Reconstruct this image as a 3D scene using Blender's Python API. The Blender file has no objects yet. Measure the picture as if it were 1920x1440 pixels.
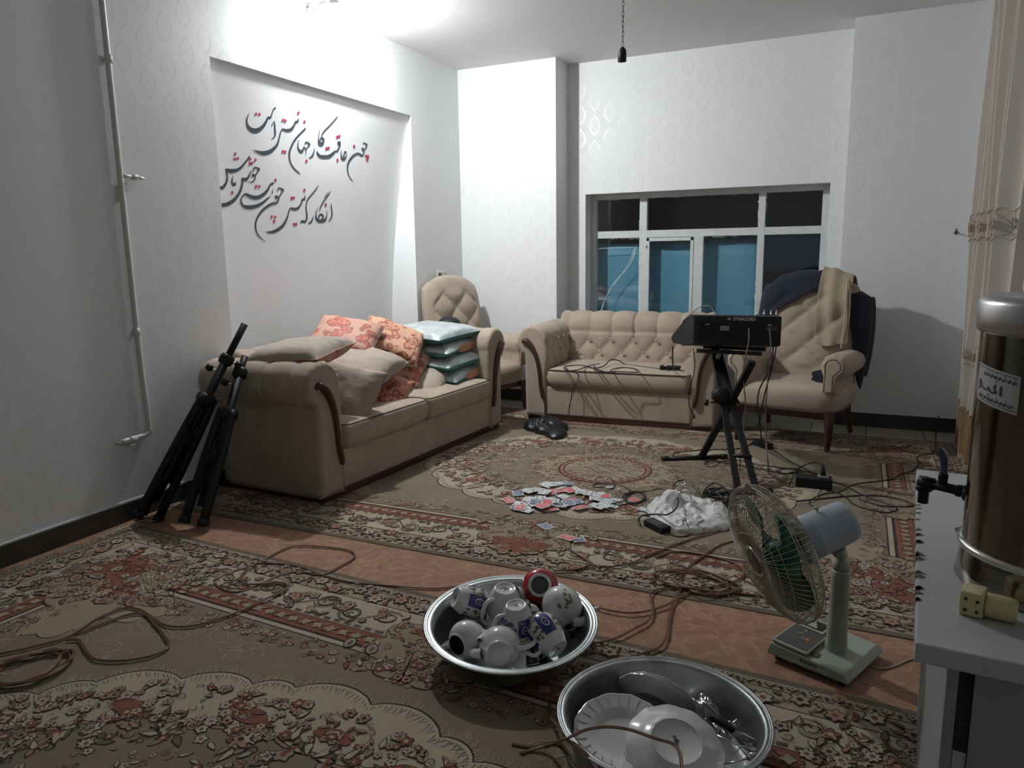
import bpy, math, random
import numpy as np
from mathutils import Vector, Matrix, Euler, noise

# ------------------------------------------------------------------ camera, world, exposure
C = bpy.context.scene
col = C.collection
PI = math.pi
FPX = 1394.4482
CAMH = 1.4
def _basis(yaw, pit, rol):
    cy, sy = math.cos(yaw), math.sin(yaw)
    r = np.array([cy, -sy, 0.]); f = np.array([sy, cy, 0.]); u = np.array([0, 0, 1.])
    cp, sp = math.cos(pit), math.sin(pit)
    f2 = f*cp - u*sp; u2 = u*cp + f*sp
    c, s = math.cos(rol), math.sin(rol)
    return np.array([r*c + u2*s, -(u2*c - r*s), f2])
MB_ = _basis(-.4356, .1728, -.0146)
cd = bpy.data.cameras.new('camera'); cam = bpy.data.objects.new('camera', cd); col.objects.link(cam)
cd.sensor_width = 36; cd.lens = FPX/1920*36; cd.clip_start = .02
Rm = Matrix((MB_[0], -MB_[1], -MB_[2])).transposed()
cam.matrix_world = Matrix.Translation((0, 0, CAMH)) @ Rm.to_4x4()
C.camera = cam
w = bpy.data.worlds.new('night'); C.world = w; w.use_nodes = True
w.node_tree.nodes['Background'].inputs[0].default_value = (.004, .006, .012, 1)
w.node_tree.nodes['Background'].inputs[1].default_value = 1.0
C.view_settings.view_transform = 'Standard'; C.view_settings.look = 'None'
C.view_settings.gamma = 1.0; C.view_settings.exposure = 0.0
C.view_settings.use_curve_mapping = False
BULB_POS = (-3.31, 4.42, 3.035)
BULB_AIM = (.62, .37, -.69)      # the way the bulb's dome faces
BULB_POWER = 176.0

# pixel of the photograph -> a point of the place
def ray(x, y): return MB_.T @ np.array([(x-960)/FPX, (y-720)/FPX, 1.])
def F(x, y, z=0.0):
    d = ray(x, y); t = (z-CAMH)/d[2]; return Vector((d[0]*t, d[1]*t, z))
def atX(x, y, X):
    d = ray(x, y); t = X/d[0]; return Vector((X, d[1]*t, CAMH+d[2]*t))
def atY(x, y, Y):
    d = ray(x, y); t = Y/d[1]; return Vector((d[0]*t, Y, CAMH+d[2]*t))
def cdir(r, u, t):      # right, up, towards the viewer -> a world direction
    v = MB_[0]*r - MB_[1]*u - MB_[2]*t
    return Vector(v).normalized()

XL, YC, YW, HC, XR, YB = -3.523, 6.464, 6.765, 3.10, .86, -1.6
XC, XQ = -2.540, -.141           # edges of the left and right column
NY0, NY1, NT, ND = 3.448, 5.618, 2.565, .21
WX0, WX1, WT, WB = -2.364, -.261, 1.938, .62

# ------------------------------------------------------------------ material helpers
class S:
    """a node socket with arithmetic"""
    def __init__(s, nt, o): s.nt, s.o = nt, o
    def _m(s, op, *a, clamp=False):
        n = s.nt.nodes.new('ShaderNodeMath'); n.operation = op; n.use_clamp = clamp
        for i, v in enumerate((s,)+a):
            if isinstance(v, S): s.nt.links.new(v.o, n.inputs[i])
            else: n.inputs[i].default_value = v
        return S(s.nt, n.outputs[0])
    def __add__(s, b): return s._m('ADD', b)
    def __sub__(s, b): return s._m('SUBTRACT', b)
    def __mul__(s, b): return s._m('MULTIPLY', b)
    def __truediv__(s, b): return s._m('DIVIDE', b)
    def floor(s): return s._m('FLOOR')
    def frac(s): return s._m('FRACT')
    def abs(s): return s._m('ABSOLUTE')
    def mod(s, b): return s._m('MODULO', b)
    def pow(s, b): return s._m('POWER', b)
    def lt(s, b): return s._m('LESS_THAN', b)
    def gt(s, b): return s._m('GREATER_THAN', b)
    def sat(s): return s._m('ADD', 0.0, clamp=True)

def newmat(name):
    m = bpy.data.materials.new(name); m.use_nodes = True
    nt = m.node_tree; b = nt.nodes['Principled BSDF']
    return m, nt, b
def rgb(c): return (c[0], c[1], c[2], 1)
def mixc(nt, fac, a, b):
    n = nt.nodes.new('ShaderNodeMix'); n.data_type = 'RGBA'
    if isinstance(fac, S): nt.links.new(fac.o, n.inputs[0])
    else: n.inputs[0].default_value = fac
    for i, v in ((6, a), (7, b)):
        if isinstance(v, (tuple, list)): n.inputs[i].default_value = rgb(v)
        else: nt.links.new(v, n.inputs[i])
    return n.outputs[2]
def texco(nt, which='Object'):
    n = nt.nodes.new('ShaderNodeTexCoord'); return n.outputs[which]
def noisef(nt, scale, detail=3, rough=.5, vec=None, dist=0):
    n = nt.nodes.new('ShaderNodeTexNoise'); n.inputs['Scale'].default_value = scale
    n.inputs['Detail'].default_value = detail; n.inputs['Roughness'].default_value = rough
    n.inputs['Distortion'].default_value = dist
    nt.links.new(vec if vec is not None else texco(nt), n.inputs['Vector'])
    return S(nt, n.outputs[0])
def bump(nt, b, h, strength=.3, dist=.01):
    n = nt.nodes.new('ShaderNodeBump'); n.inputs['Strength'].default_value = strength
    n.inputs['Distance'].default_value = dist
    nt.links.new(h.o, n.inputs['Height']); nt.links.new(n.outputs[0], b.inputs['Normal'])
def mat(name, c, rough=.6, metal=0, c2=None, nscale=8, bscale=None, bstr=.3, bdist=.005, sheen=0, spec=None, coat=0):
    m, nt, b = newmat(name)
    b.inputs['Roughness'].default_value = rough; b.inputs['Metallic'].default_value = metal
    if spec is not None: b.inputs['Specular IOR Level'].default_value = spec
    if sheen: b.inputs['Sheen Weight'].default_value = sheen
    if coat: b.inputs['Coat Weight'].default_value = coat; b.inputs['Coat Roughness'].default_value = .08
    if c2 is not None:
        f = noisef(nt, nscale, 5, .6)
        f = ((f - .35)*3.0).sat()
        nt.links.new(mixc(nt, f, c, c2), b.inputs['Base Color'])
    else: b.inputs['Base Color'].default_value = rgb(c)
    if bscale: bump(nt, b, noisef(nt, bscale, 6, .6), bstr, bdist)
    return m
def glassy(name, tint=(1, 1, 1), gloss=.08, rough=.03):
    m, nt, b = newmat(name); nt.nodes.remove(b)
    t = nt.nodes.new('ShaderNodeBsdfTransparent'); t.inputs[0].default_value = rgb(tint)
    g = nt.nodes.new('ShaderNodeBsdfGlossy'); g.inputs['Roughness'].default_value = rough
    mx = nt.nodes.new('ShaderNodeMixShader'); mx.inputs[0].default_value = gloss
    nt.links.new(t.outputs[0], mx.inputs[1]); nt.links.new(g.outputs[0], mx.inputs[2])
    nt.links.new(mx.outputs[0], nt.nodes['Material Output'].inputs[0])
    return m

def wallpaper(name, axis, base=(.79, .80, .80), amount=1.0):
    m, nt, b = newmat(name)
    sp = nt.nodes.new('ShaderNodeSeparateXYZ'); nt.links.new(texco(nt), sp.inputs[0])
    u = S(nt, sp.outputs[axis]) + 20.0; v = S(nt, sp.outputs[2])
    cw, ch = .139, .212
    ui = (u/cw).floor(); a = ((u/cw).frac() - .5)*cw
    off = ui.mod(2.0)*.5
    bb = ((v/ch + off).frac() - .5)*ch
    q = a.abs()*(1/.046) + (bb*(1/.08)).pow(2.0)
    wob = noisef(nt, 60, 3, .6)
    f = (q - 1.0).abs() + wob*.22
    ring = f.lt(.27)
    inner = (q.lt(.62))*(wob.gt(.50))
    leaf = noisef(nt, 38, 2, .5, dist=1.5)
    vein = (leaf - .5).abs().lt(.012)
    pat = (ring + inner*.6 + vein*.22).sat()
    patch = ((noisef(nt, 1.1, 2) - .28)*3.0).sat()
    pat = pat*patch*amount
    tone = noisef(nt, 1.7, 4, .6)
    c = mixc(nt, tone, tuple(x*.97 for x in base), base)
    nt.links.new(mixc(nt, pat, c, (.73, .735, .73)), b.inputs['Base Color'])
    r = (pat*-.24) + .56
    nt.links.new(r.o, b.inputs['Roughness'])
    b.inputs['Specular IOR Level'].default_value = .45
    bump(nt, b, pat*.6 + noisef(nt, 160, 4)*.35, .28, .0012)
    return m

M = {}
M['paper_x'] = wallpaper('wallpaper_along_left', 1)
M['paper_y'] = wallpaper('wallpaper_along_back', 0)
M['plaster'] = mat('plaster', (.77, .78, .785), .62, c2=(.80, .81, .815), nscale=3, bscale=90, bstr=.12, bdist=.002)
M['ceiling'] = mat('ceiling_paint', (.78, .78, .77), .8, c2=(.80, .80, .795), nscale=2, bscale=60, bstr=.1, bdist=.002)
M['skirting'] = mat('skirting_stone', (.035, .034, .030), .35, c2=(.055, .052, .045), nscale=9)
M['tile'] = mat('floor_tile', (.36, .33, .29), .3, c2=(.30, .275, .24), nscale=6)
M['grout'] = mat('floor_grout', (.16, .13, .11), .8)
M['white_frame'] = mat('white_frame_paint', (.70, .72, .72), .4, c2=(.60, .62, .62), nscale=14, bscale=120, bstr=.15, bdist=.001)
M['velvet'] = mat('beige_velvet', (.44, .365, .285), .88, c2=(.37, .30, .235), nscale=7, bscale=220, bstr=.12, bdist=.001, sheen=.15, spec=.25)
M['velvet_dark'] = mat('beige_velvet_side', (.36, .295, .23), .9, c2=(.31, .255, .20), nscale=5, bscale=220, bstr=.12, bdist=.001, sheen=.1, spec=.2)
M['piping'] = mat('brown_piping', (.06, .035, .022), .7)
M['darkwood'] = mat('dark_stained_wood', (.075, .026, .018), .32, c2=(.045, .016, .012), nscale=20, coat=.3)
M['black_metal'] = mat('black_metal', (.007, .007, .008), .5, c2=(.011, .011, .012), nscale=20, spec=.3)
M['black_plastic'] = mat('black_plastic', (.008, .009, .010), .55, spec=.35, bscale=180, bstr=.1, bdist=.001)
M['black_cable'] = mat('black_cable', (.012, .011, .011), .5)
M['grey_cable'] = mat('grey_brown_cable', (.13, .095, .075), .5)
M['brown_cable'] = mat('brown_twin_wire', (.15, .062, .030), .45)
M['grey_plastic'] = mat('grey_plastic', (.20, .22, .23), .5)
M['white_plastic'] = mat('white_plastic', (.62, .63, .60), .4)
M['chrome'] = mat('chrome', (.70, .70, .69), .18, 1)
M['steel_dark'] = mat('polished_steel', (.27, .255, .235), .12, 1, bscale=5, bstr=.12, bdist=.006)
M['steel_lid'] = mat('brushed_steel_lid', (.50, .50, .49), .33, 1)
M['alu'] = mat('basin_aluminium', (.56, .59, .60), .34, 1, c2=(.42, .45, .46), nscale=12, bscale=25, bstr=.2, bdist=.003)
M['alu_old'] = mat('worn_basin_aluminium', (.40, .42, .42), .45, 1, c2=(.27, .29, .29), nscale=14, bscale=25, bstr=.3, bdist=.003)
M['porcelain'] = mat('white_porcelain', (.66, .67, .64), .16, coat=.4)
M['porcelain_red'] = mat('red_porcelain', (.36, .018, .022), .15, coat=.5)
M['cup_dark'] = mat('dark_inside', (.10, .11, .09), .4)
M['cobalt'] = mat('cobalt_print', (.022, .025, .17), .2, coat=.4)
M['flower_print'] = mat('flower_print', (.20, .09, .07), .3, c2=(.10, .12, .06), nscale=160)
M['green_print'] = mat('green_leaf_print', (.09, .14, .06), .3, c2=(.30, .12, .10), nscale=160)
M['ink'] = mat('black_ink', (.02, .025, .03), .5)
M['letter'] = mat('dark_wall_lettering', (.055, .070, .085), .45)
M['letter_dot'] = mat('crimson_wall_dots', (.42, .035, .09), .45)
M['navy'] = mat('navy_cloth', (.006, .009, .024), .9, c2=(.004, .006, .016), nscale=12, bscale=60, bstr=.3, bdist=.004, sheen=.1)
M['navy_top'] = mat('dark_navy_cloth', (.006, .010, .020), .9, bscale=60, bstr=.4, bdist=.004)
M['khaki'] = mat('khaki_cloth', (.42, .345, .25), .9, c2=(.36, .29, .205), nscale=9, bscale=50, bstr=.4, bdist=.004)
M['black_bag'] = mat('black_bag_plastic', (.010, .013, .018), .22, bscale=30, bstr=.7, bdist=.01)
M['white_bag'] = mat('white_bag_plastic', (.66, .66, .64), .35, bscale=26, bstr=.7, bdist=.01)
M['clear'] = glassy('clear_plastic', (.9, .9, .88), .22, .18)
M['glass'] = glassy('window_glass', (.88, .94, .96), .07, .04)
M['dark_glass'] = mat('dark_tea_glass', (.02, .035, .04), .08, coat=.6)
M['card_white'] = mat('card_face', (.66, .68, .68), .35)
M['card_red'] = mat('card_red_back', (.56, .10, .10), .35, c2=(.62, .20, .19), nscale=170)
M['card_blue'] = mat('card_blue_back', (.06, .09, .17), .35, c2=(.30, .36, .42), nscale=170)
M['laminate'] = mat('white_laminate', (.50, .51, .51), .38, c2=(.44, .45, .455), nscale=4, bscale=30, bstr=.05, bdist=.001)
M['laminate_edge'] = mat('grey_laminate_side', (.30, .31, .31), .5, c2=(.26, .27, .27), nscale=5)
M['chipboard'] = mat('bare_chipboard', (.085, .065, .055), .9, c2=(.16, .13, .11), nscale=60)
M['dark_gap'] = mat('dark_brown_panel', (.022, .015, .012), .7)
M['plug_yellow'] = mat('yellowed_plastic', (.56, .50, .25), .42)
M['fan_blue'] = mat('pale_blue_plastic', (.36, .41, .45), .38, c2=(.32, .37, .41), nscale=5)
M['fan_cream'] = mat('aged_cream_plastic', (.40, .41, .33), .42, c2=(.34, .35, .28), nscale=8)
M['fan_post'] = mat('pale_green_plastic', (.36, .40, .34), .45, c2=(.31, .35, .29), nscale=6)
M['fan_wire'] = mat('cream_coated_wire', (.42, .38, .29), .4)
M['fan_panel'] = mat('brown_control_panel', (.050, .042, .034), .3)
M['orange_mark'] = mat('orange_print', (.42, .16, .05), .5)
m, nt, b = newmat('green_fan_blade'); M['blade'] = m
b.inputs['Base Color'].default_value = (.012, .13, .085, 1); b.inputs['Roughness'].default_value = .25
b.inputs['Transmission Weight'].default_value = .25
m, nt, b = newmat('bulb_glow'); M['bulb'] = m
b.inputs['Base Color'].default_value = (.9, .9, .9, 1)
b.inputs['Emission Color'].default_value = (.95, .975, 1.0, 1)
b.inputs['Emission Strength'].default_value = BULB_POWER*13
# curtain cloth lets some light through
def cloth_thin(name, c, tr=.35):
    m, nt, b = newmat(name)
    b.inputs['Base Color'].default_value = rgb(c); b.inputs['Roughness'].default_value = .85
    t = nt.nodes.new('ShaderNodeBsdfTranslucent'); t.inputs[0].default_value = rgb(c)
    mx = nt.nodes.new('ShaderNodeMixShader'); mx.inputs[0].default_value = tr
    nt.links.new(b.outputs[0], mx.inputs[1]); nt.links.new(t.outputs[0], mx.inputs[2])
    nt.links.new(mx.outputs[0], nt.nodes['Material Output'].inputs[0])
    bump(nt, b, noisef(nt, 200, 3), .1, .001)
    return m
M['curtain'] = cloth_thin('cream_curtain', (.72, .67, .61))
M['curtain_band'] = cloth_thin('golden_curtain_band', (.42, .28, .16), .2)
M['curtain_trim'] = mat('curtain_lace', (.58, .49, .38), .8)
M['curtain_flower'] = mat('curtain_flower', (.20, .12, .075), .8)
M['sheer'] = cloth_thin('white_sheer', (.70, .71, .74), .4)

# floral cushion cloth: red blossoms on pink, from nodes
def floral(name, ground, bloom, bloom2, leaf, scale=7):
    m, nt, b = newmat(name); co = texco(nt)
    v = nt.nodes.new('ShaderNodeTexVoronoi'); v.inputs['Scale'].default_value = scale; v.inputs['Randomness'].default_value = .9
    dn = nt.nodes.new('ShaderNodeTexNoise'); dn.inputs['Scale'].default_value = 14; nt.links.new(co, dn.inputs['Vector'])
    vm = nt.nodes.new('ShaderNodeVectorMath'); vm.operation = 'MULTIPLY_ADD'
    nt.links.new(dn.outputs[1], vm.inputs[0]); vm.inputs[1].default_value = (.09, .09, .09); nt.links.new(co, vm.inputs[2])
    nt.links.new(vm.outputs[0], v.inputs['Vector'])
    d = S(nt, v.outputs['Distance']); n2 = noisef(nt, 40, 4, .7)
    q = d + n2*.18
    c = mixc(nt, q.lt(.62), ground, leaf)
    fl = mixc(nt, (n2 - .45).abs().lt(.05), bloom, bloom2)
    c = mixc(nt, (q.lt(.60)), ground, c)
    c = mixc(nt, q.lt(.46), c, fl)
    c = mixc(nt, q.lt(.20), c, leaf)
    sm = noisef(nt, 24, 3, .6)
    c = mixc(nt, sm.gt(.62), c, bloom2)
    nt.links.new(c, b.inputs['Base Color']); b.inputs['Roughness'].default_value = .65
    b.inputs['Sheen Weight'].default_value = .2
    bump(nt, b, noisef(nt, 18, 4), .5, .008)
    return m
M['floral_pink'] = floral('pink_floral_cloth', (.54, .29, .215), (.42, .045, .035), (.60, .22, .13), (.30, .08, .045), 10)
M['floral_peach'] = floral('peach_floral_cloth', (.58, .32, .20), (.40, .09, .045), (.62, .36, .22), (.28, .07, .04), 11)
M['floral_red'] = floral('rust_floral_cloth', (.50, .20, .13), (.34, .055, .035), (.62, .36, .22), (.24, .05, .03), 10)
M['cushion_beige'] = mat('beige_cushion_cloth', (.42, .35, .285), .8, c2=(.36, .295, .235), nscale=6, bscale=16, bstr=.5, bdist=.008, sheen=.2)
def silk(name, c, c2):
    m, nt, b = newmat(name)
    f = ((noisef(nt, 9, 5, .7) - .38)*4.0).sat()
    nt.links.new(mixc(nt, f, c, c2), b.inputs['Base Color'])
    b.inputs['Roughness'].default_value = .38; b.inputs['Metallic'].default_value = .25
    bump(nt, b, noisef(nt, 20, 5, .6), .6, .01)
    return m
M['silk_silver'] = silk('silver_silk', (.40, .46, .46), (.58, .64, .64))
M['silk_teal'] = silk('teal_silk', (.06, .22, .22), (.12, .32, .32))
M['peach_cloth'] = mat('peach_cloth', (.62, .30, .16), .7, c2=(.50, .24, .15), nscale=30)

# ------------------------------------------------------------------ mesh helpers
class MB:
    def __init__(s): s.v = []; s.f = []; s.m = []
    def add(s, vs, fs, mi=0):
        o = len(s.v); s.v += [tuple(v) for v in vs]
        s.f += [tuple(i+o for i in f) for f in fs]; s.m += [mi]*len(fs)
    def box(s, c, d, mi=0, R=None):
        x, y, z = d[0]/2, d[1]/2, d[2]/2
        vs = [Vector((a*x, b_*y, e*z)) for a in (-1, 1) for b_ in (-1, 1) for e in (-1, 1)]
        if R is not None: vs = [R @ v for v in vs]
        vs = [v+Vector(c) for v in vs]
        s.add(vs, [(0, 1, 3, 2), (4, 6, 7, 5), (0, 4, 5, 1), (2, 3, 7, 6), (0, 2, 6, 4), (1, 5, 7, 3)], mi)
    def span(s, a, b, mi=0):
        s.box([(a[i]+b[i])/2 for i in range(3)], [abs(b[i]-a[i]) for i in range(3)], mi)
    def grid(s, P, cu=False, cv=False, mi=0):
        nu, nv = len(P), len(P[0]); vs = [p for r in P for p in r]; fs = []
        for i in range(nu if cu else nu-1):
            for j in range(nv if cv else nv-1):
                i2, j2 = (i+1) % nu, (j+1) % nv
                fs.append((i*nv+j, i*nv+j2, i2*nv+j2, i2*nv+j))
        s.add(vs, fs, mi)
    def rings(s, R, mi=0, cap0=True, cap1=True):
        n = len(R[0]); o = len(s.v); s.grid(R, False, True, mi)
        if cap0: s.f.append(tuple(o+i for i in reversed(range(n)))); s.m.append(mi)
        if cap1: s.f.append(tuple(o+(len(R)-1)*n+i for i in range(n))); s.m.append(mi)
    def tube(s, pts, r, n=8, mi=0, caps=True, flat=None):
        pts = [Vector(p) for p in pts]; N = len(pts); R = []
        rr = r if isinstance(r, (list, tuple)) else [r]*N
        t = (pts[1]-pts[0]).normalized()
        up = Vector((0, 0, 1)) if abs(t.z) < .9 else Vector((1, 0, 0))
        a = t.cross(up).normalized()
        for i in range(N):
            if i == 0: t = pts[1]-pts[0]
            elif i == N-1: t = pts[-1]-pts[-2]
            else: t = pts[i+1]-pts[i-1]
            if t.length < 1e-9: t = Vector((0, 0, 1))
            t.normalize(); a = (a - t*a.dot(t))
            if a.length < 1e-6: a = t.orthogonal()
            a.normalize(); b = t.cross(a)
            fx, fy = (1, 1) if flat is None else flat
            R.append([pts[i]+(a*math.cos(2*PI*k/n)*fx+b*math.sin(2*PI*k/n)*fy)*rr[i] for k in range(n)])
        s.rings(R, mi, caps, caps)
    def lathe(s, prof, n=32, mi=0, T=None, fn=None, caps=(False, False)):
        R = []
        for r, z in prof:
            ring = []
            for k in range(n):
                a = 2*PI*k/n; q = r*(fn(a, r, z) if fn else 1)
                p = Vector((q*math.cos(a), q*math.sin(a), z))
                ring.append(T @ p if T is not None else p)
            R.append(ring)
        s.rings(R, mi, caps[0], caps[1])
    def ball(s, c, r, n=12, mi=0, sc=(1, 1, 1), R=None):
        P = []
        for i in range(n//2+1):
            th = PI*i/(n//2)
            P.append([])
            for k in range(n):
                a = 2*PI*k/n
                v = Vector((math.sin(th)*math.cos(a)*sc[0], math.sin(th)*math.sin(a)*sc[1], math.cos(th)*sc[2]))*r
                if R is not None: v = R @ v
                P[-1].append(v+Vector(c))
        s.grid(P, False, True, mi)
    def build(s, name, mats, parent=None, smooth=True, bevel=0, seg=2, T=None):
        me = bpy.data.meshes.new(name)
        vs = s.v if T is None else [tuple(T @ Vector(v)) for v in s.v]
        me.from_pydata(vs, [], s.f)
        if not isinstance(mats, (list, tuple)): mats = [mats]
        for q in mats: me.materials.append(q)
        if len(mats) > 1: me.polygons.foreach_set('material_index', s.m)
        me.polygons.foreach_set('use_smooth', [smooth and len(f) < 7 for f in s.f])
        me.update()
        o = bpy.data.objects.new(name, me); col.objects.link(o)
        if parent is not None: o.parent = parent
        if bevel:
            bv = o.modifiers.new('bevel', 'BEVEL'); bv.width = bevel; bv.segments = seg
            bv.limit_method = 'ANGLE'; bv.angle_limit = .6; bv.harden_normals = smooth
        return o
def autosmooth(o, ang=.7):
    me = o.data
    me.polygons.foreach_set('use_smooth', [True]*len(me.polygons))
    try: me.set_sharp_from_angle(angle=ang)
    except Exception: pass
    return o
def thing(name, label, cat, loc=(0, 0, 0), rz=0, group=None, R=None):
    o = bpy.data.objects.new(name, None); col.objects.link(o)
    o.empty_display_size = .1; o.location = loc
    o.rotation_euler = (0, 0, rz) if R is None else R.to_euler()
    return tag(o, label, cat, group)
def tag(o, label, cat, group=None, kind=None):
    o['label'] = label; o['category'] = cat
    if group: o['group'] = group
    if kind: o['kind'] = kind
    return o
def struct(o): o['kind'] = 'structure'; return o
def frame_from(zdir, xhint=None):
    z = Vector(zdir).normalized()
    x = Vector(xhint) if xhint is not None else (Vector((0, 0, 1)) if abs(z.z) < .9 else Vector((1, 0, 0)))
    x = (x - z*x.dot(z)).normalized(); y = z.cross(x)
    return Matrix((x, y, z)).transposed()
def spline(pts, k=6, closed=False):
    pts = [Vector(p) for p in pts]; n = len(pts); out = []
    for i in range(n if closed else n-1):
        p1, p2 = pts[i], pts[(i+1) % n]
        p0 = pts[i-1] if (i > 0 or closed) else p1*2-p2
        p3 = pts[(i+2) % n] if (i < n-2 or closed) else p2*2-p1
        for j in range(k):
            t = j/k
            out.append(((p1*2)+(p2-p0)*t+(p0*2-p1*5+p2*4-p3)*t*t+(p1*3-p0-p2*3+p3)*t*t*t)*.5)
    if not closed: out.append(pts[-1])
    return out
def text_mesh(txt, size, depth=.001, bold=0):
    cu = bpy.data.curves.new('t', 'FONT'); cu.body = txt; cu.size = size; cu.extrude = depth; cu.offset = bold
    cu.align_x = 'CENTER'; cu.align_y = 'CENTER'; cu.resolution_u = 3
    o = bpy.data.objects.new('t', cu); col.objects.link(o)
    dg = bpy.context.evaluated_depsgraph_get(); dg.update()
    me = bpy.data.meshes.new_from_object(o.evaluated_get(dg))
    bpy.data.objects.remove(o); bpy.data.curves.remove(cu)
    return me
# ------------------------------------------------------------------ the room
# the back of the niche slopes: flush with the wall at the top, deeper towards the floor
NDZ = [(0, .295), (.8, .272), (1.2, .245), (1.6, .200), (2.0, .135), (2.3, .078), (NT, .018)]
def hermite(z):
    zz = [p[0] for p in NDZ]; dd = [p[1] for p in NDZ]; n = len(zz)
    s_ = [(dd[i+1]-dd[i])/(zz[i+1]-zz[i]) for i in range(n-1)]
    t_ = [s_[0]]+[(s_[i-1]+s_[i])/2 for i in range(1, n-1)]+[s_[-1]]
    for i in range(n-1):
        if z <= zz[i+1] or i == n-2:
            h = zz[i+1]-zz[i]; u = (z-zz[i])/h
            return dd[i]*(2*u**3-3*u*u+1)+t_[i]*h*(u**3-2*u*u+u)+dd[i+1]*(3*u*u-2*u**3)+t_[i+1]*h*(u**3-u*u)
NDZ = [(NT*i/48, hermite(NT*i/48)) for i in range(49)]
def dep(z):
    for (a, p), (b, q) in zip(NDZ[:-1], NDZ[1:]):
        if z <= b: return p+(q-p)*(max(z, a)-a)/(b-a)
    return NDZ[-1][1]
def bx(name, spans, mats, mi=None, parent=None, bevel=0):
    m = MB()
    for i, (a, b) in enumerate(spans): m.span(a, b, mi[i] if mi else 0)
    return m.build(name, mats, parent, smooth=False, bevel=bevel)
struct(bx('floor', [((XL-.6, YB-.3, -.2), (XR+.3, YW+.6, -.012))], M['grout']))
floor_ob = bpy.data.objects['floor']
tm = None
tsz = .40
for i in range(5):
    for j in range(2):
        x0 = .52 - i*tsz; y0 = 5.66 + j*tsz
        m = MB(); m.span((0, 0, -.0125), (tsz-.006, tsz-.006, 0))
        if tm is None:
            o = m.build('tile', M['tile'], floor_ob, smooth=False, bevel=.0015, seg=1); tm = o
        else:
            o = tm.copy(); col.objects.link(o); o.parent = floor_ob
        o.location = (x0, y0, 0)
o = bx('floor_strip', [((.92-.005+.0, 5.66, -.0125), (.926, 6.46, 0)), ((XL-.3, YB, -.0125), (XR, 5.655, -.001)), ((XL-.3, 5.655, -.0125), (-1.09, YC, -.001)), ((XC, YC-.001, -.0125), (XQ, YW, -.001))], M['tile'], parent=floor_ob)
o.name = 'screed'
struct(bx('ceiling', [((XL-.6, YB-.3, HC), (XR+.3, YW+.6, HC+.15))], M['ceiling']))
struct(bx('wall_left', [((XL-.6, YB-.3, 0), (XL, NY0, HC)), ((XL-.6, NY1, 0), (XL, YW+.6, HC)),
    ((XL-.6, NY0, NT), (XL, NY1, HC))], [M['paper_x'], M['plaster']], [0, 1, 0]))
m = MB(); pr_ = [(XL-.55, 0)]+[(XL-d, z) for z, d in NDZ]+[(XL-.55, NT)]
m.rings([[(x, y, z) for x, z in pr_] for y in (NY0-.02, NY1+.02)]); o = m.build('wall_niche', M['plaster']); autosmooth(o, .3); struct(o)
struct(bx('wall_back', [((XL, YC, 0), (XC, YW+.3, HC)), ((XQ, YC, 0), (XR+.3, YW+.3, HC)),
    ((XC, YW, 0), (WX0, YW+.3, HC)), ((WX1, YW, 0), (XQ, YW+.3, HC)), ((WX0, YW, WT), (WX1, YW+.3, HC)), ((WX0, YW, 0), (WX1, YW+.3, .40))],
    [M['paper_y']]))
struct(bx('wall_right', [((XR, YB-.3, 0), (XR+.3, YC, HC))], M['plaster']))
struct(bx('wall_front', [((XL, YB-.3, 0), (XR, YB, HC))], M['plaster']))
struct(bx('baseboard_left', [((XL, YB, 0), (XL+.014, NY0, .11))], M['skirting'], bevel=.003))
struct(bx('baseboard_niche', [((XL-.30, NY0, 0), (XL-.276, NY1, .11))], M['skirting'], bevel=.003))
bpy.data.objects['baseboard_niche'].name = 'baseboard_left_niche'
struct(bx('baseboard_corner', [((XL, NY1, 0), (XL+.014, YC, .11)), ((XL, YC-.014, 0), (XC, YC, .11))], M['skirting'], bevel=.003))
bpy.data.objects['baseboard_corner'].name = 'baseboard_back_left'
struct(bx('baseboard_back', [((XQ, YC-.014, 0), (XR, YC, .11)), ((XC, YW-.014, 0), (XQ, YW, .11))], M['skirting'], bevel=.003))
struct(bx('baseboard_right', [((XR-.014, YB, 0), (XR, YC-.015, .11))], M['skirting'], bevel=.003))
# pale caulk line on the skirting
struct(bx('trim_1', [((XL, YB, .11), (XL+.006, NY0, .117))], M['plaster']))
struct(bx('trim_2', [((XQ, YC-.006, .11), (XR, YC, .117))], M['plaster']))

# ------------------------------------------------------------------ window
YF = YW+.17
win = thing('window_1', 'x', 'x'); del win['label']; del win['category']; win['kind'] = 'structure'
win.location = (0, 0, 0)
def wx(px, py): return atY(px, py, YF).x
def wz(px, py): return atY(px, py, YF).z
zt = WT; zr1 = wz(1320, 429); zr0 = wz(1320, 443); zb = .40
m1a, m1b = wx(1199, 433), wx(1213, 433)
m2a, m2b = wx(1421, 425), wx(1434, 425)
m3a, m3b = wx(1299, 520), wx(1317, 520)
jl, jr = WX0+.0, WX1
FD = .045
bi = [0]
def bar(name, a, b, d=FD, mt='white_frame'):
    bi[0] += 1; e = .0007*bi[0]
    m = MB(); m.span((a[0], YF-e, a[1]), (b[0], YF+d+e, b[1])); return m.build(name, M[mt], win, smooth=False, bevel=.003)
bar('frame_head', (jl, zt-.045), (jr, zt))
bar('frame_jamb', (jl+.001, zb+.001), (jl+.055, zt-.001)); bar('frame_jamb', (jr-.06, zb+.001), (jr-.001, zt-.001))
bar('frame_sill', (jl+.005, zb+.002), (jr-.005, zb+.05))
bar('frame_rail', (jl+.01, zr0), (jr-.01, zr1), FD+.006)
bar('frame_mullion', (m1a, zb+.01), (m1b, zt-.02), FD+.004); bar('frame_mullion', (m2a, zb+.01), (m2b, zt-.02), FD+.004)
bar('frame_mullion', (m3a, zb+.01), (m3b, zr0+.01), FD+.004)
sa = m1b; sb = m3a
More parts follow.
